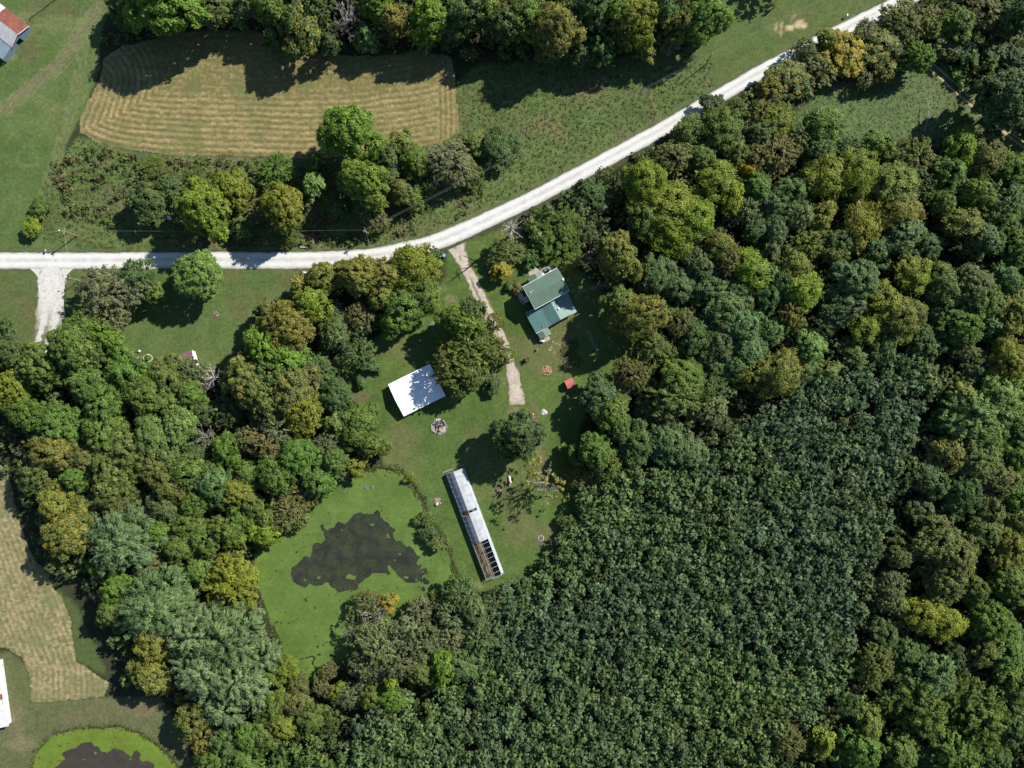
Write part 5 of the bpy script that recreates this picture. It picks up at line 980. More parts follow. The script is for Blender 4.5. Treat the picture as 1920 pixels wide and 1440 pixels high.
A1 = weeds(ROUGH, 7.4, 0.3, 1.3, [(.075, .115, .034), (.095, .140, .036), (.120, .150, .044), (.125, .128, .050), (.135, .118, .060), (.090, .120, .042)], 31)
A2 = weeds(MEADOW_NE, 7.2, 0.3, 0.9, [(.085, .128, .042), (.105, .145, .055), (.115, .140, .062), (.092, .130, .044)], 32)
mass("rough_weeds", scatter_crowns(TUFT, *A1), "uncut weeds and tall grass between the hayfield and the gravel road", "weeds")
mass("meadow_grass", scatter_crowns(TUFT, *A2), "tall pale meadow grass left of the rutted track", "tall grass")
BANK = [((p_[0] - 655) * 1.05 + 655, (p_[1] - 1080) * 1.04 + 1080) for p_ in POND]
pb = jit_points(460, 870, 860, 1310, 4.0, 1.2); db = sdf(pb[:, 0], pb[:, 1], POND) + (fbm(pb[:, 0], pb[:, 1], 20, 3) - .5) * 10; pb = pb[(db > -2) & (db < 9) & (fbm(pb[:, 0], pb[:, 1], 16, 8) > .40)]
pb2 = jit_points(50, 350, 1355, 1480, 4.0, 1.2); db = sdf(pb2[:, 0], pb2[:, 1], POND2); pb2 = pb2[(db > -1) & (db < 6)]; pb = np.concatenate([pb, pb2]); n = len(pb)
BP = np.array([(.075, .115, .03), (.15, .115, .06), (.11, .14, .03), (.12, .10, .055), (.08, .14, .025)])
mass("bank_weeds", scatter_crowns(TUFT, (pb[:, 0] - 960) * GS, (720 - pb[:, 1]) * GS, rs.uniform(.7, 1.2, n), rs.uniform(.4, 1.6, n), BP[rs.integers(0, 5, n)] * rs.uniform(.7, 1.2, (n, 1))), "reedy brown and green weeds along the pond banks", "weeds")
# dry brown garden bed right of the house lawn
GB = [(1048, 655), (1062, 640), (1078, 632), (1086, 640), (1082, 660), (1096, 680), (1082, 690), (1062, 684), (1052, 672)]
pg = jit_points(1040, 1100, 628, 695, 3.6, 1.2); pg = pg[sdf(pg[:, 0], pg[:, 1], GB) < 0]; n = len(pg); GP = np.array([(.075, .115, .025), (.095, .12, .03), (.13, .10, .05), (.06, .08, .025)])
mass("garden_weeds", scatter_crowns(TUFT, (pg[:, 0] - 960) * GS, (720 - pg[:, 1]) * GS, rs.uniform(.7, 1.2, n), rs.uniform(.5, 1.6, n), GP[rs.integers(0, 4, n)]), "overgrown garden bed of weeds right of the house lawn", "weeds")
# the woods go on outside the picture (only their edges and shadows reach in)
OUT = [crown_np(900 + i, 6.5, 16, 9, cr=1.5, leaf=0.72, lpc=7, core=False, dens=0.6) for i in range(4)]
po = jit_points(-230, 2160, -230, 1680, 62, 0.7)
ok = ((po[:, 0] < -42) | (po[:, 0] > 1962) | (po[:, 1] < -42) | (po[:, 1] > 1482)) & allowed(po, 30)
ok &= ~((po[:, 0] < 140) & (po[:, 1] < 660)) & ~((po[:, 0] < 290) & (po[:, 1] < -10)) & ~((po[:, 0] < 300) & (po[:, 1] > 1050)) & ~((po[:, 0] < 0) & (po[:, 1] > 760) & (po[:, 1] < 1250)) & ~((po[:, 1] < -10) & (po[:, 0] > 1290) & (po[:, 0] < 1800))
po = po[ok]; po = np.concatenate([po, np.array([(1492, -66), (1455, -98)])]); n = len(po)
OC = np.array([(.07, .12, .026), (.095, .115, .034), (.05, .08, .03), (.06, .10, .05), (.14, .145, .018)])
mass("woods_beyond", scatter_crowns(OUT, (po[:, 0] - 960) * GS * .96, (720 - po[:, 1]) * GS * .96, rs.uniform(.75, 1.25, n), rs.uniform(.8, 1.25, n), OC[rs.integers(0, 5, n)]), "green woods continuing past the edges of the view", "woods")
pf = jit_points(600, 1110, 470, 1110, 15, 1.6); pf = pf[(sdf(pf[:, 0], pf[:, 1], LAWN_HOUSE) < -6) & (rs.uniform(size=len(pf)) < .34)]; n = len(pf)
LT = [(leaf_quads(np.random.default_rng(i), np.random.default_rng(i).normal(size=(2, 3)) * np.array([.25, .25, 0]) + np.array([0, 0, .06]), np.array([[0, 0, 1.]] * 2), np.random.default_rng(i).normal(size=(2, 3)), np.full(2, .17), np.full(2, .13)), np.full(2, .5), np.full(2, .5)) for i in range(5)]
LC = np.array([(.22, .19, .08), (.30, .27, .16), (.16, .14, .06), (.13, .16, .06)])
mass("fallen_leaves", scatter_crowns(LT, (pf[:, 0] - 960) * GS, (720 - pf[:, 1]) * GS, rs.uniform(.6, 1.3, n), np.ones(n), LC[rs.integers(0, 4, n)]), "pale fallen leaves and clippings scattered over the house lawn", "fallen leaves")
print("MASS OK")
# ------------------------------------------------------------------ greenhouse plants, poles, garden things
rg = random.Random(11); rgn = np.random.default_rng(12)
pl = []
for i in range(330):
    u = rgn.uniform(-3.4, -.2) if i < 230 else rgn.uniform(-.2, 3.3); v = rgn.uniform(GL * .665, GL - .6) if i % 5 else rgn.uniform(va - .4, vb + .8); q = G(u, v, 0); pl.append((q.x, q.y))
pl = np.array(pl); n = len(pl); PC = np.array([(.06, .10, .03), (.16, .125, .075), (.11, .085, .05), (.20, .17, .11), (.09, .11, .04)])
mass("greenhouse_plants", scatter_crowns(TUFT, pl[:, 0], pl[:, 1], rgn.uniform(.6, 1.1, n), rgn.uniform(.5, 1.5, n), PC[rgn.integers(0, 5, n)]), "straggly dry plants inside the uncovered end of the greenhouse", "plants")

M_POLE = mat("pole_wood", (0.27, 0.19, 0.115), 0.9, 0.25, 3); M_WIRE = mat("bare_wire", (0.34, 0.36, 0.36), 0.5, 0.05, 1, metal=0.3)
def pole(px, py, h, label, arm=None, cans=0, lamp=None, guy=None):
    b = W(px, py); t = thing("utility_pole", b, label, "utility pole", "wooden utility poles"); P = Part(t)
    mb = MB(); mb.tube([b + Vector((0, 0, -.3)), b + Vector((0, 0, h))], [.2, .13], 9); P(mb, "post", M_POLE)
    if arm is not None:
        d = Vector((math.cos(arm), math.sin(arm), 0)); mb = MB(); mb.box(b + Vector((0, 0, h - .5)) + d.cross(Vector((0, 0, 1))) * .2, d * 2.2, d.cross(Vector((0, 0, 1))) * .12, (0, 0, .14)); P(mb, "crossarm", M_POLE)
        for s in (-.95, -.35, .95):
            mb = MB(); q = b + Vector((0, 0, h - .43)) + d.cross(Vector((0, 0, 1))) * .2 + d * s; mb.tube([q, q + Vector((0, 0, .1)), q + Vector((0, 0, .22))], [.05, .09, .05], 7); P(mb, "insulator", M_WHITE)
    else:
        mb = MB(); q = b + Vector((0, 0, h)); mb.tube([q, q + Vector((0, 0, .1)), q + Vector((0, 0, .26))], [.06, .11, .06], 7); P(mb, "insulator", M_WHITE)
    for c in range(cans):
        q = b + Vector((-.45 + .1 * c, -.2 - .55 * c, h - 1.4)); mb = MB(); mb.tube([q, q + Vector((0, 0, .95)), q + Vector((0, 0, 1.05))], [.34, .34, .22], 12); o = P(mb, "transformer", M_STEEL)
        mb = MB(); mb.tube([q + Vector((0, 0, 1.05)), q + Vector((0, 0, 1.3))], .06, 6); P(mb, "bushing", M_WHITE, o)
    if lamp is not None:
        d = Vector((math.cos(lamp), math.sin(lamp), 0)); q = b + Vector((0, 0, h - .9)); mb = MB(); mb.tube([q, q + d * .8 + Vector((0, 0, .35)), q + d * 1.6 + Vector((0, 0, .4))], .04, 6); P(mb, "lamp_arm", M_STEEL)
        mb = MB(); e = q + d * 1.85 + Vector((0, 0, .35)); mb.tube([e - d * .4, e - d * .2, e + d * .25, e + d * .35], [.08, .2, .17, .05], 8); P(mb, "lamp_head", M_WHITE)
    if guy is not None:
        e = W(*guy); mb = MB(); mb.tube([b + Vector((0, 0, h - 1)), e], .025, 4); P(mb, "guy_wire", M_WIRE)
    return b + Vector((0, 0, h))
p1 = pole(144.5, 442, 8.3, "utility pole with crossarm, transformer and street lamp above the gravel lane mouth", R(80), 1, R(170), (118, 474))
p2 = pole(692.8, 440.8, 8.2, "utility pole carrying a grey transformer where the power line bends", R(115), 1, None, (695, 466))
p3 = pole(1322, 122.5, 9.6, "plain utility pole throwing a long shadow across the weeds beside the hedge line")
p4 = pole(149, 526, 5.8, "short pole standing beside the gravel lane mouth", None, 0, R(165))
p5 = pole(106, -2, 9.0, "pole whose shadow reaches the rusty farm shed", R(60))
p6 = Vector(W(1640, -55, 9.6)); p0 = Vector(W(-420, 438, 8.3))
b = W(1654, -90); pole(1654, -58, 9.6, "utility pole beyond the sandy patch carrying the two wires")
def wire(a, c, off, sag, label):
    d = (c - a); s = Vector((-d.y, d.x, 0)).normalized() * off; mb = MB(); pts = [a.lerp(c, t) + s - Vector((0, 0, 4 * sag * t * (1 - t))) for t in np.linspace(0, 1, 24)]
    mb.tube(pts, .02, 4); o = mb.build("power_line", M_WIRE); return tag(o, label, "power line", "wires between the utility poles")
wire(p2, p3, .25, 1.6, "upper wire from the transformer pole to the plain pole"); wire(p2, p3, -.25, 1.7, "lower wire from the transformer pole to the plain pole")
wire(p3, W(1654, -58, 9.6), .35, 1.0, "upper wire from the plain pole past the sandy patch"); wire(p3, W(1654, -58, 9.6), -.35, 1.1, "lower wire from the plain pole past the sandy patch")
wire(p1, p2, .15, 1.5, "wire from the street lamp pole to the transformer pole"); wire(p1, W(-420, 438, 8.3), .1, 1.2, "wire leaving the street lamp pole past the mown field")
wire(p1 - Vector((0, 0, .5)), p4, .0, .4, "thin service wire over the road to the short pole")

# ---- the tall bare snag at the road edge and the dead sapling in the meadow
sn = thing("dead_snag", W(957, 443), "tall bare pale snag with radiating broken limbs at the road edge", "dead tree"); P = Part(sn); b = W(957, 443)
mb = MB(); mb.tube([b + Vector((0, 0, -.3)), b + Vector((.2, .1, 6)), b + Vector((.1, .3, 11)), b + Vector((.4, .2, 15)), b + Vector((.1, .5, 19))], [.62, .5, .38, .25, .07], 9); P(mb, "trunk", M_GREYBARK)
for i in range(16):
    a = 2 * math.pi * i / 16 + rg.uniform(-.25, .25); z = rg.uniform(7, 17.5); L = rg.uniform(2.2, 5.2) * (1.2 if z < 12 else .8); q = b + Vector((.15, .25, z)); d = Vector((math.cos(a), math.sin(a), rg.uniform(.0, .5)))
    mb = MB(); e = q + d * L * .5; f = q + d * L + Vector((0, 0, rg.uniform(-.3, .5))); mb.tube([q, e, f], [.17, .10, .03], 5)
    for k in range(5): t = rg.uniform(.35, 1); g = q.lerp(f, t); mb.tube([g, g + Vector((rg.uniform(-1, 1), rg.uniform(-1, 1), rg.uniform(-.2, .5))) * rg.uniform(.6, 1.5)], [.05, .02], 3)
    P(mb, "limb", M_WHITEBARK if i % 3 else M_GREYBARK)
ds = thing("dead_sapling", W(1733, 246), "thin leaning dead sapling in the meadow left of the rutted track", "dead tree"); P = Part(ds); b = W(1733, 246); e = W(1742, 188, 2.0)
mb = MB(); mb.tube([b, b.lerp(e, .5) + Vector((0, 0, 1.2)), e], [.2, .14, .05], 6); P(mb, "trunk", M_WHITEBARK)
for i in range(12):
    q = b.lerp(e, rg.uniform(.3, .95)) + Vector((0, 0, .9)); mb = MB(); mb.tube([q, q + Vector((rg.uniform(-1.2, 1.2), rg.uniform(-.2, 1.3), rg.uniform(.1, .7)))], [.06, .02], 4); P(mb, "limb", M_GREYBARK)

# ---- fire pits, rock piles, beds
M_ASH = mat("ash_and_charcoal", (0.12, 0.105, 0.10), 0.95, 0.4, 2.5, bump=0.5, stain=(0.03, 0.028, 0.028), stain_amt=0.48, stain_scale=0.9)
M_PALEASH = mat("pale_ash", (0.36, 0.33, 0.33), 0.95, 0.25, 2.5, stain=(0.2, 0.18, 0.17), stain_amt=0.5, stain_scale=1.2)
M_STONE = mat("field_stone", (0.28, 0.235, 0.20), 0.9, 0.3, 2.5, bump=0.4); M_PALESTONE = mat("pale_stone", (0.46, 0.43, 0.41), 0.9, 0.2, 2)
M_CHAR = mat("charred_wood", (0.025, 0.022, 0.022), 0.9, 0.3, 3); M_FRESH = mat("cut_wood", (0.40, 0.22, 0.14), 0.85, 0.2, 3); M_BARKPINK = mat("bark_chips", (0.25, 0.155, 0.11), 0.95, 0.35, 3, bump=0.5)
def bed(P, px, py, r, m, name, seed, h=.12, el=1.0):
    r_ = np.random.default_rng(seed); nr, na = 6, 28; vs = [W(px, py, h)]; c = W(px, py); fs_ = []
    ph = r_.uniform(0, 6.28, 3)
    for i in range(1, nr + 1):
        for j in range(na):
            a = 2 * math.pi * j / na; rr = r * i / nr * (1 + .09 * math.sin(3 * a + ph[0]) + .07 * math.sin(5 * a + ph[1]) + r_.uniform(-.05, .05))
            vs.append(c + Vector((rr * math.cos(a), rr * el * math.sin(a), (h * (1 - (i / nr) ** 2) + r_.uniform(0, .08)) if i < nr else -.02)))
    for j in range(na): fs_.append((0, 1 + j, 1 + (j + 1) % na))
    for i in range(nr - 1):
        for j in range(na): a = 1 + i * na + j; b_ = 1 + i * na + (j + 1) % na; fs_.append((a, a + na, b_ + na, b_))
    mb = MB(); mb.add(vs, fs_); return P(mb, name, m)
t = thing("fire_pit", W(823, 800), "big round burn heap of ash and charred logs below the white-roofed barn", "fire pit"); P = Part(t); bed(P, 823, 800, 2.9, M_PALEASH, "ash_bed", 1, .25); bed(P, 825.5, 796.5, 2.0, M_ASH, "charcoal_bed", 2, .42)
for i in range(26):
    a = 2 * math.pi * i / 26; q = W(823, 800) + Vector((math.cos(a), math.sin(a), 0)) * rg.uniform(2.5, 2.95); mb = MB(); mb.rock((q.x, q.y, .14), rg.uniform(.2, .38), rg); P(mb, "stone", M_STONE if i % 4 else M_PALESTONE)
for i in range(14):
    q = W(824, 798) + Vector((rg.uniform(-1.5, 1.5), rg.uniform(-1.5, 1.5), .55)); a = rg.uniform(0, 3.14); d = Vector((math.cos(a), math.sin(a), rg.uniform(-.15, .15))) * rg.uniform(.6, 1.5); mb = MB(); mb.tube([q - d, q + d], rg.uniform(.09, .17), 6); P(mb, "charred_log", M_CHAR if i % 3 else M_GREYBARK)
q = W(825.5, 805, .6); mb = MB(); mb.box(q, Vector((.9, -.25, 0)), Vector((.3, 1.2, 0)), (0, 0, .3)); P(mb, "timber_block", M_FRESH)
t = thing("rock_pile", W(820, 942), "small heap of pink rubble topped by a pale flat rock left of the greenhouse", "rock pile"); P = Part(t); bed(P, 819, 940, 1.2, M_BARKPINK, "rubble_bed", 4, .2, 1.2)
mb = MB(); mb.rock((W(819.5, 945).x, W(819.5, 945).y, .5), .75, rg, .55); P(mb, "flat_rock", M_PALESTONE)
for i in range(12): q = W(820 + rg.uniform(-5, 6), 939 + rg.uniform(-6, 6)); mb = MB(); mb.rock((q.x, q.y, .2), rg.uniform(.2, .4), rg); P(mb, "stone", M_STONE)
t = thing("fallen_log", W(954.5, 901), "short white barkless log lying on bark chips right of the greenhouse", "log"); P = Part(t); bed(P, 954.5, 902, .95, M_BARKPINK, "bark_chips", 5, .12, 2.3)
a, e = W(954.4, 892, .35), W(956.8, 906, .35); mb = MB(); mb.tube([a, a.lerp(e, .4) + Vector((.15, 0, .08)), e], [.22, .46, .4], 8); P(mb, "trunk", mat("white_log", (0.62, 0.58, 0.56), 0.85, 0.15, 2)); mb = MB(); a2 = W(953.2, 897, .3); mb.tube([a2, W(954, 908, .3)], [.2, .25], 7); P(mb, "branch", M_DARKTIMBER)
t = thing("tree_stump", W(934.5, 918.5), "cut tree stump showing pinkish wood near the white log", "stump"); P = Part(t); bed(P, 934.5, 918.5, 1.1, M_BARKPINK, "bark_chips", 6, .1); b = W(934.8, 918.6); mb = MB(); mb.tube([b, b + Vector((0, 0, .3)), b + Vector((0, 0, .42))], [.85, .72, .66], 12); P(mb, "trunk", mat("stump_wood", (0.36, 0.215, 0.165), 0.9, 0.2, 2))
t = thing("flower_bed", W(1025, 694.5), "round mulched bed of orange brown cuttings left of the red-roofed shed", "garden bed"); P = Part(t); bed(P, 1025, 694.5, 1.75, mat("orange_mulch", (0.27, 0.14, 0.07), 0.95, 0.4, 3, bump=0.5), "mulch", 7, .25)
for i in range(20): q = W(1025 + rg.uniform(-7, 7), 694.5 + rg.uniform(-7, 7)); mb = MB(); mb.rock((q.x, q.y, .25), rg.uniform(.14, .32), rg); P(mb, "chunk", [M_FRESH, M_DARKTIMBER, M_STONE][i % 3])
for i in range(18):
    a = 2 * math.pi * i / 18; q = W(1025, 694.5) + Vector((math.cos(a), math.sin(a), 0)) * 1.7; mb = MB(); mb.rock((q.x, q.y, .1), rg.uniform(.2, .3), rg); P(mb, "stone", mat_ring if i else (mat_ring := mat("tan_edge_stone", (0.36, 0.26, 0.17), 0.9, 0.25, 2)))
t = thing("ash_heap", W(1020, 773), "pale grey heap of broken concrete on the lawn below the red-roofed shed", "rubble heap"); P = Part(t); bed(P, 1020, 773, 1.25, M_PALEASH, "ash_bed", 8, .15)
for i in range(16): q = W(1020 + rg.uniform(-5, 5), 773 + rg.uniform(-4.5, 4.5)); mb = MB(); mb.rock((q.x, q.y, .18), rg.uniform(.2, .5), rg, .4); P(mb, "slab_piece", M_PALESTONE)
t = thing("stone_ring", W(1014, 1009), "small grey stone ring on the lawn near the thicket below the leafless lawn tree", "fire ring"); P = Part(t); bed(P, 1014, 1009, 1.0, M_ASH, "ash_bed", 9, .08)
for i in range(14): a = 2 * math.pi * i / 14; q = W(1014, 1009) + Vector((math.cos(a), math.sin(a), 0)); mb = MB(); mb.rock((q.x, q.y, .12), rg.uniform(.18, .28), rg); P(mb, "stone", M_PALESTONE if i % 2 else M_STONE)
t = thing("campfire_ring", W(405, 589), "little fire ring with a dark log on the lawn above the maroon-roofed cabin", "fire ring"); P = Part(t); bed(P, 405, 589, .8, M_BARKPINK, "bare_earth", 10, .08)
for i in range(9): a = 2 * math.pi * i / 9; q = W(405, 589) + Vector((math.cos(a), math.sin(a), 0)) * .8; mb = MB(); mb.rock((q.x, q.y, .14), rg.uniform(.16, .26), rg); P(mb, "stone", M_STONE)
mb = MB(); mb.tube([W(402.5, 591, .3), W(407, 586.5, .35)], .16, 6); P(mb, "log", M_CHAR)

# ---- pond snag, tank, bin, mailbox and other small things
t = thing("muddy_hummock", W(692, 914), "pair of grey mud hummocks breaking through the duckweed", "mud hummock"); P = Part(t)
for q, r_ in ((W(685.5, 915), .75), (W(697.5, 913.5), 1.0)): mb = MB(); mb.rock((q.x, q.y, -.12), r_, rg, .35); P(mb, "mud_mound", mat("pond_mud", (0.11, 0.10, 0.10), 0.9, 0.3, 2))
t = thing("propane_tank", W(1016, 639.5), "small white propane tank by the house's lower porch", "propane tank"); P = Part(t); c = W(1016, 639.3, .62); d = Vector((1, -.16, 0)).normalized()
mb = MB(); mb.tube([c - d * 1.0, c - d * .9, c - d * .7, c + d * .7, c + d * .9, c + d * 1.0], [.1, .34, .46, .46, .34, .1], 14); P(mb, "tank", mat("tank_white", (0.78, 0.78, 0.78), 0.4, 0.03, 1)); mb = MB(); mb.tube([c + Vector((0, 0, .42)), c + Vector((0, 0, .62))], [.16, .14], 10); P(mb, "valve_dome", M_STEEL)
for s in (-.6, .6): mb = MB(); mb.box(c + d * s - Vector((0, 0, .42)), d * .12, Vector((-d.y, d.x, 0)) * .7, (0, 0, .4)); P(mb, "foot", M_STEEL)
t = thing("trash_bin", W(833, 479), "blue wheeled trash bin where the driveway meets the gravel road", "trash bin"); P = Part(t); c = W(833, 479.5); M_BLUE = mat("blue_plastic", (0.07, 0.22, 0.42), 0.45, 0.06, 1)
ex, ey = Vector((.9, -.35, 0)).normalized(), Vector((.35, .9, 0)).normalized(); mb = MB(); k = [(-.42, .0), (-.5, 1.0)]
vs = [c + ex * sx * h_ + ey * sy * h_ * 1.05 + Vector((0, 0, z)) for z, h_ in ((.08, .38), (1.05, .5)) for sx, sy in ((-1, -1), (1, -1), (1, 1), (-1, 1))]; mb.add(vs, [(3, 2, 1, 0), (4, 5, 6, 7), (0, 1, 5, 4), (1, 2, 6, 5), (2, 3, 7, 6), (3, 0, 4, 7)]); P(mb, "bin_body", M_BLUE)
mb = MB(); mb.slab([c + ex * -.56 + ey * -.6 + Vector((0, 0, 1.13)), c + ex * .56 + ey * -.6 + Vector((0, 0, 1.13)), c + ex * .56 + ey * .58 + Vector((0, 0, 1.2)), c + ex * -.56 + ey * .58 + Vector((0, 0, 1.2))], .07); P(mb, "lid", mat("pale_blue_lid", (0.16, 0.38, 0.55), 0.4, 0.05, 1))
for s in (-.4, .4): mb = MB(); q = c + ex * s + ey * .5 + Vector((0, 0, .14)); mb.tube([q - ex * .05, q + ex * .05], .14, 10); P(mb, "wheel", M_DARK)
def mailbox(px, py, label, m):
    t = thing("mailbox", W(px, py), label, "mailbox"); P = Part(t); c = W(px, py); mb = MB(); mb.box(c + Vector((0, 0, .5)), (.12, 0, 0), (0, .12, 0), (0, 0, 1.0)); P(mb, "post", M_TIMBER)
    mb = MB(); pts = [c + Vector((0.3 * math.cos(a) , 0, 1.2 + .2 * math.sin(a))) for a in np.linspace(0, math.pi, 7)] ; pts += [c + Vector((-.3, 0, 1.0)), c + Vector((.3, 0, 1.0))]
    f = [p + Vector((0, -.4, 0)) for p in pts]; g = [p + Vector((0, .4, 0)) for p in pts]; n_ = len(f); mb.add(f + g, [tuple(range(n_)), tuple(range(2 * n_ - 1, n_ - 1, -1))] + [(i, i + n_, (i + 1) % n_ + n_, (i + 1) % n_) for i in range(n_)]); P(mb, "box", m)
    mb = MB(); mb.box(c + Vector((.32, -.1, 1.3)), (.03, 0, 0), (0, .06, 0), (0, 0, .35)); P(mb, "flag", M_REDROOF)
mailbox(88.5, 470.5, "tan mailbox on a post across the road from the gravel lane mouth", mat("tan_mailbox", (.34, .25, .19), .6, .1, 1))
mailbox(1586, 31, "white mailbox on a post in weeds beside the road past the sandy patch", M_WHITE)
def board(px, py, L, w, a, h, label, m, name="bench", legs=True):
    t = thing(name, W(px, py), label, name.replace("_", " ")); P = Part(t); c = W(px, py); d = Vector((math.cos(a), math.sin(a), 0)); e = Vector((-d.y, d.x, 0))
    for k in (-1, 1): mb = MB(); mb.box(c + e * k * w * .26 + Vector((0, 0, h)), d * L, e * w * .47, (0, 0, .07)); P(mb, "plank", m)
    for k in (-.38, .38): mb = MB(); mb.box(c + d * L * k + Vector((0, 0, h / 2 - .02)), d * .12, e * w * .8, (0, 0, h - .06)); P(mb, "leg", M_DARKTIMBER)
board(573, 511, 2.3, .6, R(-4), .5, "white plank bench on the lawn edge beside the golden trees and the road", M_WHITE); board(569.5, 463.7, 2.6, .4, R(-3), .35, "low pale plank bench in the weeds across the road from the other bench", mat("bleached_plank", (.40, .37, .33), .9, .15, 2))
t = thing("metal_sheet", W(318, 407), "bent white metal sheet leaning in shade beside the large yellow tree", "metal sheet"); P = Part(t); b = W(318, 407); mb = MB(); mb.slab([b + Vector((-.8, -1.1, .1)), b + Vector((.9, -1.0, .15)), b + Vector((.6, .2, .7)), b + Vector((-.5, .2, .7))], .04); P(mb, "lower_fold", M_WHITE); mb = MB(); mb.slab([b + Vector((-.5, .23, .7)), b + Vector((.6, .23, .7)), b + Vector((.3, 1.2, .3)), b + Vector((-.3, 1.2, .3))], .04); P(mb, "upper_fold", M_STEEL)
t = thing("lawn_chair", W(1005.5, 656), "single dark and white lawn chair below the house", "chair"); P = Part(t); c = W(1005.5, 656); M_SEAT = mat("dark_seat", (.03, .03, .035), .7, .1, 1)
mb = MB(); mb.box(c + Vector((0, 0, .43)), (.6, 0, 0), (0, .6, 0), (0, 0, .06)); P(mb, "seat", M_SEAT); mb = MB(); mb.box(c + Vector((.33, 0, .8)), (.06, 0, .1), (0, .6, 0), (-.1, 0, .75)); P(mb, "backrest", M_WHITE)
for sx in (-.26, .26):
    for sy in (-.26, .26): mb = MB(); mb.tube([c + Vector((sx, sy, 0)), c + Vector((sx, sy, .4))], .03, 5); P(mb, "leg", M_WHITE)
for sy in (-.33, .33): mb = MB(); mb.box(c + Vector((0, sy, .66)), (.6, 0, 0), (0, .07, 0), (0, 0, .04)); P(mb, "armrest", M_WHITE)
# tall ornamental grass with its long shadow
OG = tuft_np(950, 120, 1.9, .55, .25); t = thing("ornamental_grass", W(988, 674), "tall pale ornamental grass clump casting a shadow onto the driveway", "grass clump"); b = W(988, 674)
me = mesh_data("plumes", OG[0].reshape(-1, 3) * np.array([1, 1, 1.55]), np.arange(len(OG[0]) * 4).reshape(-1, 4), M_LEAF, {"tint": OG[1], "vary": OG[2]}); o = bpy.data.objects.new("plumes", me); COL.objects.link(o); o.parent = t; o.color = (.20, .16, .075, 0)
OB = tuft_np(951, 60, .9, .7, .6); me = mesh_data("blades", OB[0].reshape(-1, 3), np.arange(len(OB[0]) * 4).reshape(-1, 4), M_LEAF, {"tint": OB[1], "vary": OB[2]}); o = bpy.data.objects.new("blades", me); COL.objects.link(o); o.parent = t; o.color = (.09, .11, .03, 0)
# grey leafless shrub above the shed
t = thing("bare_shrub", W(1062, 683), "grey leafless shrub just above the red-roofed shed", "shrub"); 
o = bpy.data.objects.new("branches", TWIG[0]); COL.objects.link(o); o.parent = t; o.scale = (.32, .32, .26); mb = MB(); mb.tube([(0, 0, -.1), (0, 0, 1.4)], [.12, .06], 6); o = mb.build("trunk", M_GREYBARK, t)
# colourful toy slide under the lawn oak
t = thing("toy_slide", W(1001, 783), "small orange, pink and purple play slide at the edge of the lawn oak", "toy slide"); P = Part(t); M_OR = mat("orange_plastic", (.42, .13, .04), .5, .08, 1); M_PK = mat("salmon_plastic", (.50, .20, .155), .5, .08, 1); M_PU = mat("purple_plastic", (.14, .07, .15), .5, .08, 1); M_LB = mat("pale_blue_plastic", (.20, .30, .32), .5, .08, 1); M_CRM = mat("cream_plastic", (.70, .56, .34), .5, .06, 1)
a = W(998.8, 776.2); d = (W(1003.5, 791.5) - W(998.8, 776.2)).normalized(); e = Vector((-d.y, d.x, 0))
mb = MB(); mb.box(a + Vector((0, 0, 1.1)), d * .6, e * .75, (0, 0, .1)); P(mb, "platform", M_OR)
mb = MB(); mb.tube([a + Vector((0, 0, 1.5)) - e * .3, a + Vector((0, 0, 1.75)), a + Vector((0, 0, 1.5)) + e * .3], [.1, .22, .1], 7); P(mb, "canopy_knob", M_CRM)
for sx in (-.25, .25):
    for sy in (-.32, .32): mb = MB(); mb.tube([a + d * sx + e * sy, a + d * sx + e * sy + Vector((0, 0, 1.55))], .06, 6); P(mb, "post", M_OR)
mb = MB(); mb.slab([a + d * .32 - e * .3 + Vector((0, 0, 1.1)), a + d * 1.5 - e * .32 + Vector((0, 0, .45)), a + d * 1.5 + e * .32 + Vector((0, 0, .45)), a + d * .32 + e * .3 + Vector((0, 0, 1.1))], .06); P(mb, "chute", M_PK)
mb = MB(); mb.slab([a + d * 1.5 - e * .32 + Vector((0, 0, .45)), a + d * 2.9 - e * .36 + Vector((0, 0, .12)), a + d * 2.9 + e * .36 + Vector((0, 0, .12)), a + d * 1.5 + e * .32 + Vector((0, 0, .45))], .06); P(mb, "chute_foot", M_PU)
for s in (-.4, .4): mb = MB(); mb.box(a + d * 1.9 + e * s + Vector((0, 0, .42)), d * 2.2, e * .07, Vector((0, 0, .16))); P(mb, "side_rail", M_PU if s > 0 else M_LB)
mb = MB(); mb.box(a + d * 2.5 - e * .1 + Vector((0, 0, .24)), d * .8, e * .25, (0, 0, .1)); P(mb, "landing_pad", mat("pink_plastic", (.55, .33, .42), .5, .08, 1)); mb = MB(); mb.tube([a + d * 1.4 - e * .45 + Vector((0, 0, .1)), a + d * 1.8 - e * 1.1 + Vector((0, 0, .12))], .13, 7); P(mb, "tunnel_tube", M_LB)
# planter ring and white rock by the cabin
t = thing("ring_planter", W(278, 671.5), "oval stone planter ring filled with bright green plants left of the maroon-roofed cabin", "planter"); P = Part(t)
for i in range(22): a = 2 * math.pi * i / 22; q = W(277.5, 671.5) + Vector((1.65 * math.cos(a), 1.3 * math.sin(a), 0)); mb = MB(); mb.rock((q.x, q.y, .15), rg.uniform(.22, .3), rg); P(mb, "stone", M_PALESTONE if i % 5 else M_SHED)
o = bpy.data.objects.new("foliage", PRO['u0'][0][2]); COL.objects.link(o); o.parent = t; o.scale = (.62, .5, .35); o.color = (.09, .19, .02, 0); o.location = (0, 0, .1)
t = thing("patio_table", W(262.5, 671.5), "mauve square table beside the oval stone planter ring", "table"); P = Part(t); c = W(262.5, 671.5); mb = MB(); mb.box(c + Vector((0, 0, .75)), (1.9, -.2, 0), (.15, 1.3, 0), (0, 0, .07)); P(mb, "table_top", mat("mauve_top", (.25, .15, .19), .8, .15, 1))
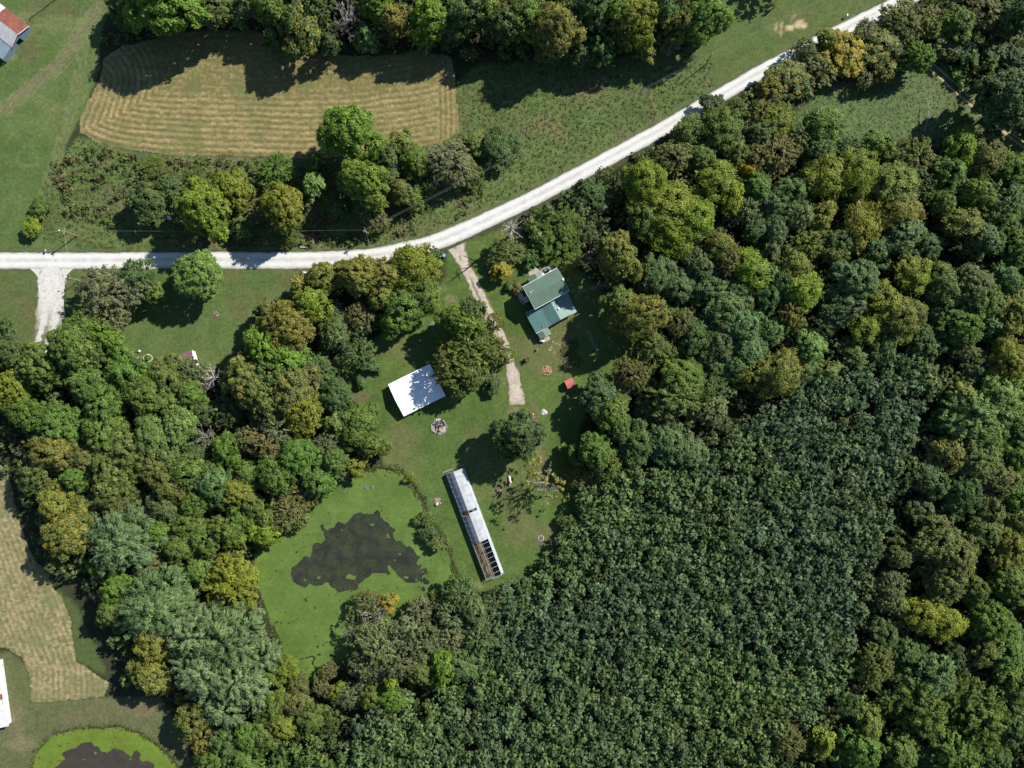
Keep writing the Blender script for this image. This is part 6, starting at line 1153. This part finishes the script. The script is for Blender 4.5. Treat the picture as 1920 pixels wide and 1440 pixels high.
for sx in (-.75, .75):
    for sy in (-.5, .5): mb = MB(); mb.tube([c + Vector((sx, sy, 0)), c + Vector((sx, sy, .72))], .05, 5); P(mb, "leg", M_STEEL)
t = thing("boulder", W(262, 658.5), "single pale boulder on the grass above the oval stone planter ring", "boulder"); P = Part(t); mb = MB(); q = W(262, 658.5); mb.rock((q.x, q.y, .25), .6, rg, .7); P(mb, "boulder_stone", M_PALESTONE)
# patio by the house
WALK = [(982, 484), (987, 492), (991, 498), (1000, 499), (1011, 506), (1014, 510), (992, 517.5), (991, 513), (992, 505), (990, 497), (984, 490)]
mb = MB(); mb.prism([W(*p).to_2d() for p in WALK], -.02, .05); tag(mb.build("path", M_CONC), kind="structure")
mb = MB(); mb.prism([W(*p).to_2d() for p in ((1014, 509), (1016, 503), (1030, 499), (1044, 500), (1046, 504), (1022, 516))], -.02, .045); tag(mb.build("patio", M_CONC), kind="structure")
mb = MB(); mb.prism([W(*p).to_2d() for p in ((1019, 631), (1027, 627), (1032, 635), (1025, 641), (1021, 640))], -.02, .05); tag(mb.build("porch_path", M_CONC), kind="structure")
for i, (px, py) in enumerate(((1037, 641.5), (1043, 645), (1049, 647), (1034, 651), (1031, 657))): q = W(px, py); mb = MB(); mb.rock((q.x, q.y, 0.02), .36, rg, .25); o = mb.build("stepping_stone", mat_ring); tag(o, ["pale stepping stone nearest the lower porch pad", "second pale stepping stone towards the garden bed", "pale stepping stone touching the garden bed", "stepping stone on the worn strip below the porch", "lowest stepping stone on the worn strip below the porch"][i], "stepping stone", "stepping stones by the lower porch")
t = thing("hot_tub", H(10.9, -1.25, 0), "sunken brown tub with a broad white rim beside the house's upper porch", "tub"); P = Part(t); c = H(10.9, -1.2, 0); ring = [(c + UU * (1.75 * math.cos(a)) + VV * (.95 * math.sin(a))) for a in np.linspace(0, 2 * math.pi, 17)[:-1]]; inn = [(c + UU * (1.25 * math.cos(a)) + VV * (.6 * math.sin(a))) for a in np.linspace(0, 2 * math.pi, 17)[:-1]]
mb = MB(); k = 16; Zv = Vector((0, 0, .55)); mb.add([p for p in ring] + [p + Zv for p in ring] + [p + Zv for p in inn] + [p + Vector((0, 0, .3)) for p in inn], [(i + r0, (i + 1) % k + r0, (i + 1) % k + r0 + k, i + r0 + k) for r0 in (0, k, 2 * k) for i in range(k)]); P(mb, "rim", M_WHITE)
mb = MB(); mb.add([p + Vector((0, 0, .34)) for p in inn], [tuple(range(k))]); P(mb, "cover", mat("brown_cover", (.095, .045, .035), .8, .2, 2))
for (u, v, sx, sy, sz, m, nm, lb) in ((9.3, -.9, .9, .6, .45, M_WHITE, "storage_box", "white storage box between the upper porch and the sunken tub"), (9.6, -2.3, .7, .45, .5, M_LB, "cooler", "pale blue cooler above the sunken tub"), (12.6, -.5, .8, .5, .45, M_WHITE, "patio_crate", "white crate right of the sunken tub"), (11.4, -2.4, 1.2, .5, .4, mat("grey_tarp", (.28, .29, .33), .8, .2, 1.5), "tarp_bundle", "grey tarp bundle on the patio's upper edge")):
    t = thing(nm, H(u, v, 0), lb, nm.replace("_", " ")); P = Part(t); c = H(u, v, .05 + sz / 2); mb = MB(); mb.box(c, UU * sx, VV * sy, (0, 0, sz)); P(mb, "box_body", m); mb = MB(); mb.box(c + Vector((0, 0, sz / 2 + .03)), UU * sx * 1.06, VV * sy * 1.06, (0, 0, .05)); P(mb, "lid", m)
# clothesline in the tree shade
t = thing("clothesline", W(1108, 645), "clothesline between two posts in the shade below the round golden tree", "clothesline"); P = Part(t); a, e = W(1101, 621), W(1118, 657)
for q in (a, e): mb = MB(); mb.tube([q, q + Vector((0, 0, 2))], .07, 6); mb.box(q + Vector((0, 0, 1.95)), (1.1, .5, 0), (-.05, .1, 0), (0, 0, .08)); P(mb, "post", M_STEEL)
for s in (-.35, .35): mb = MB(); o_ = Vector((s, s * .45, 1.98)); mb.tube([a + o_, a.lerp(e, .5) + o_ - Vector((0, 0, .15)), e + o_], .025, 4); P(mb, "line", M_WHITE)
print("SCENE OK", sum(len(o.data.polygons) for o in bpy.data.objects if o.type == 'MESH'), "faces incl. instances;", sum(len(m.polygons) for m in bpy.data.meshes), "unique; objects", len(bpy.data.objects))
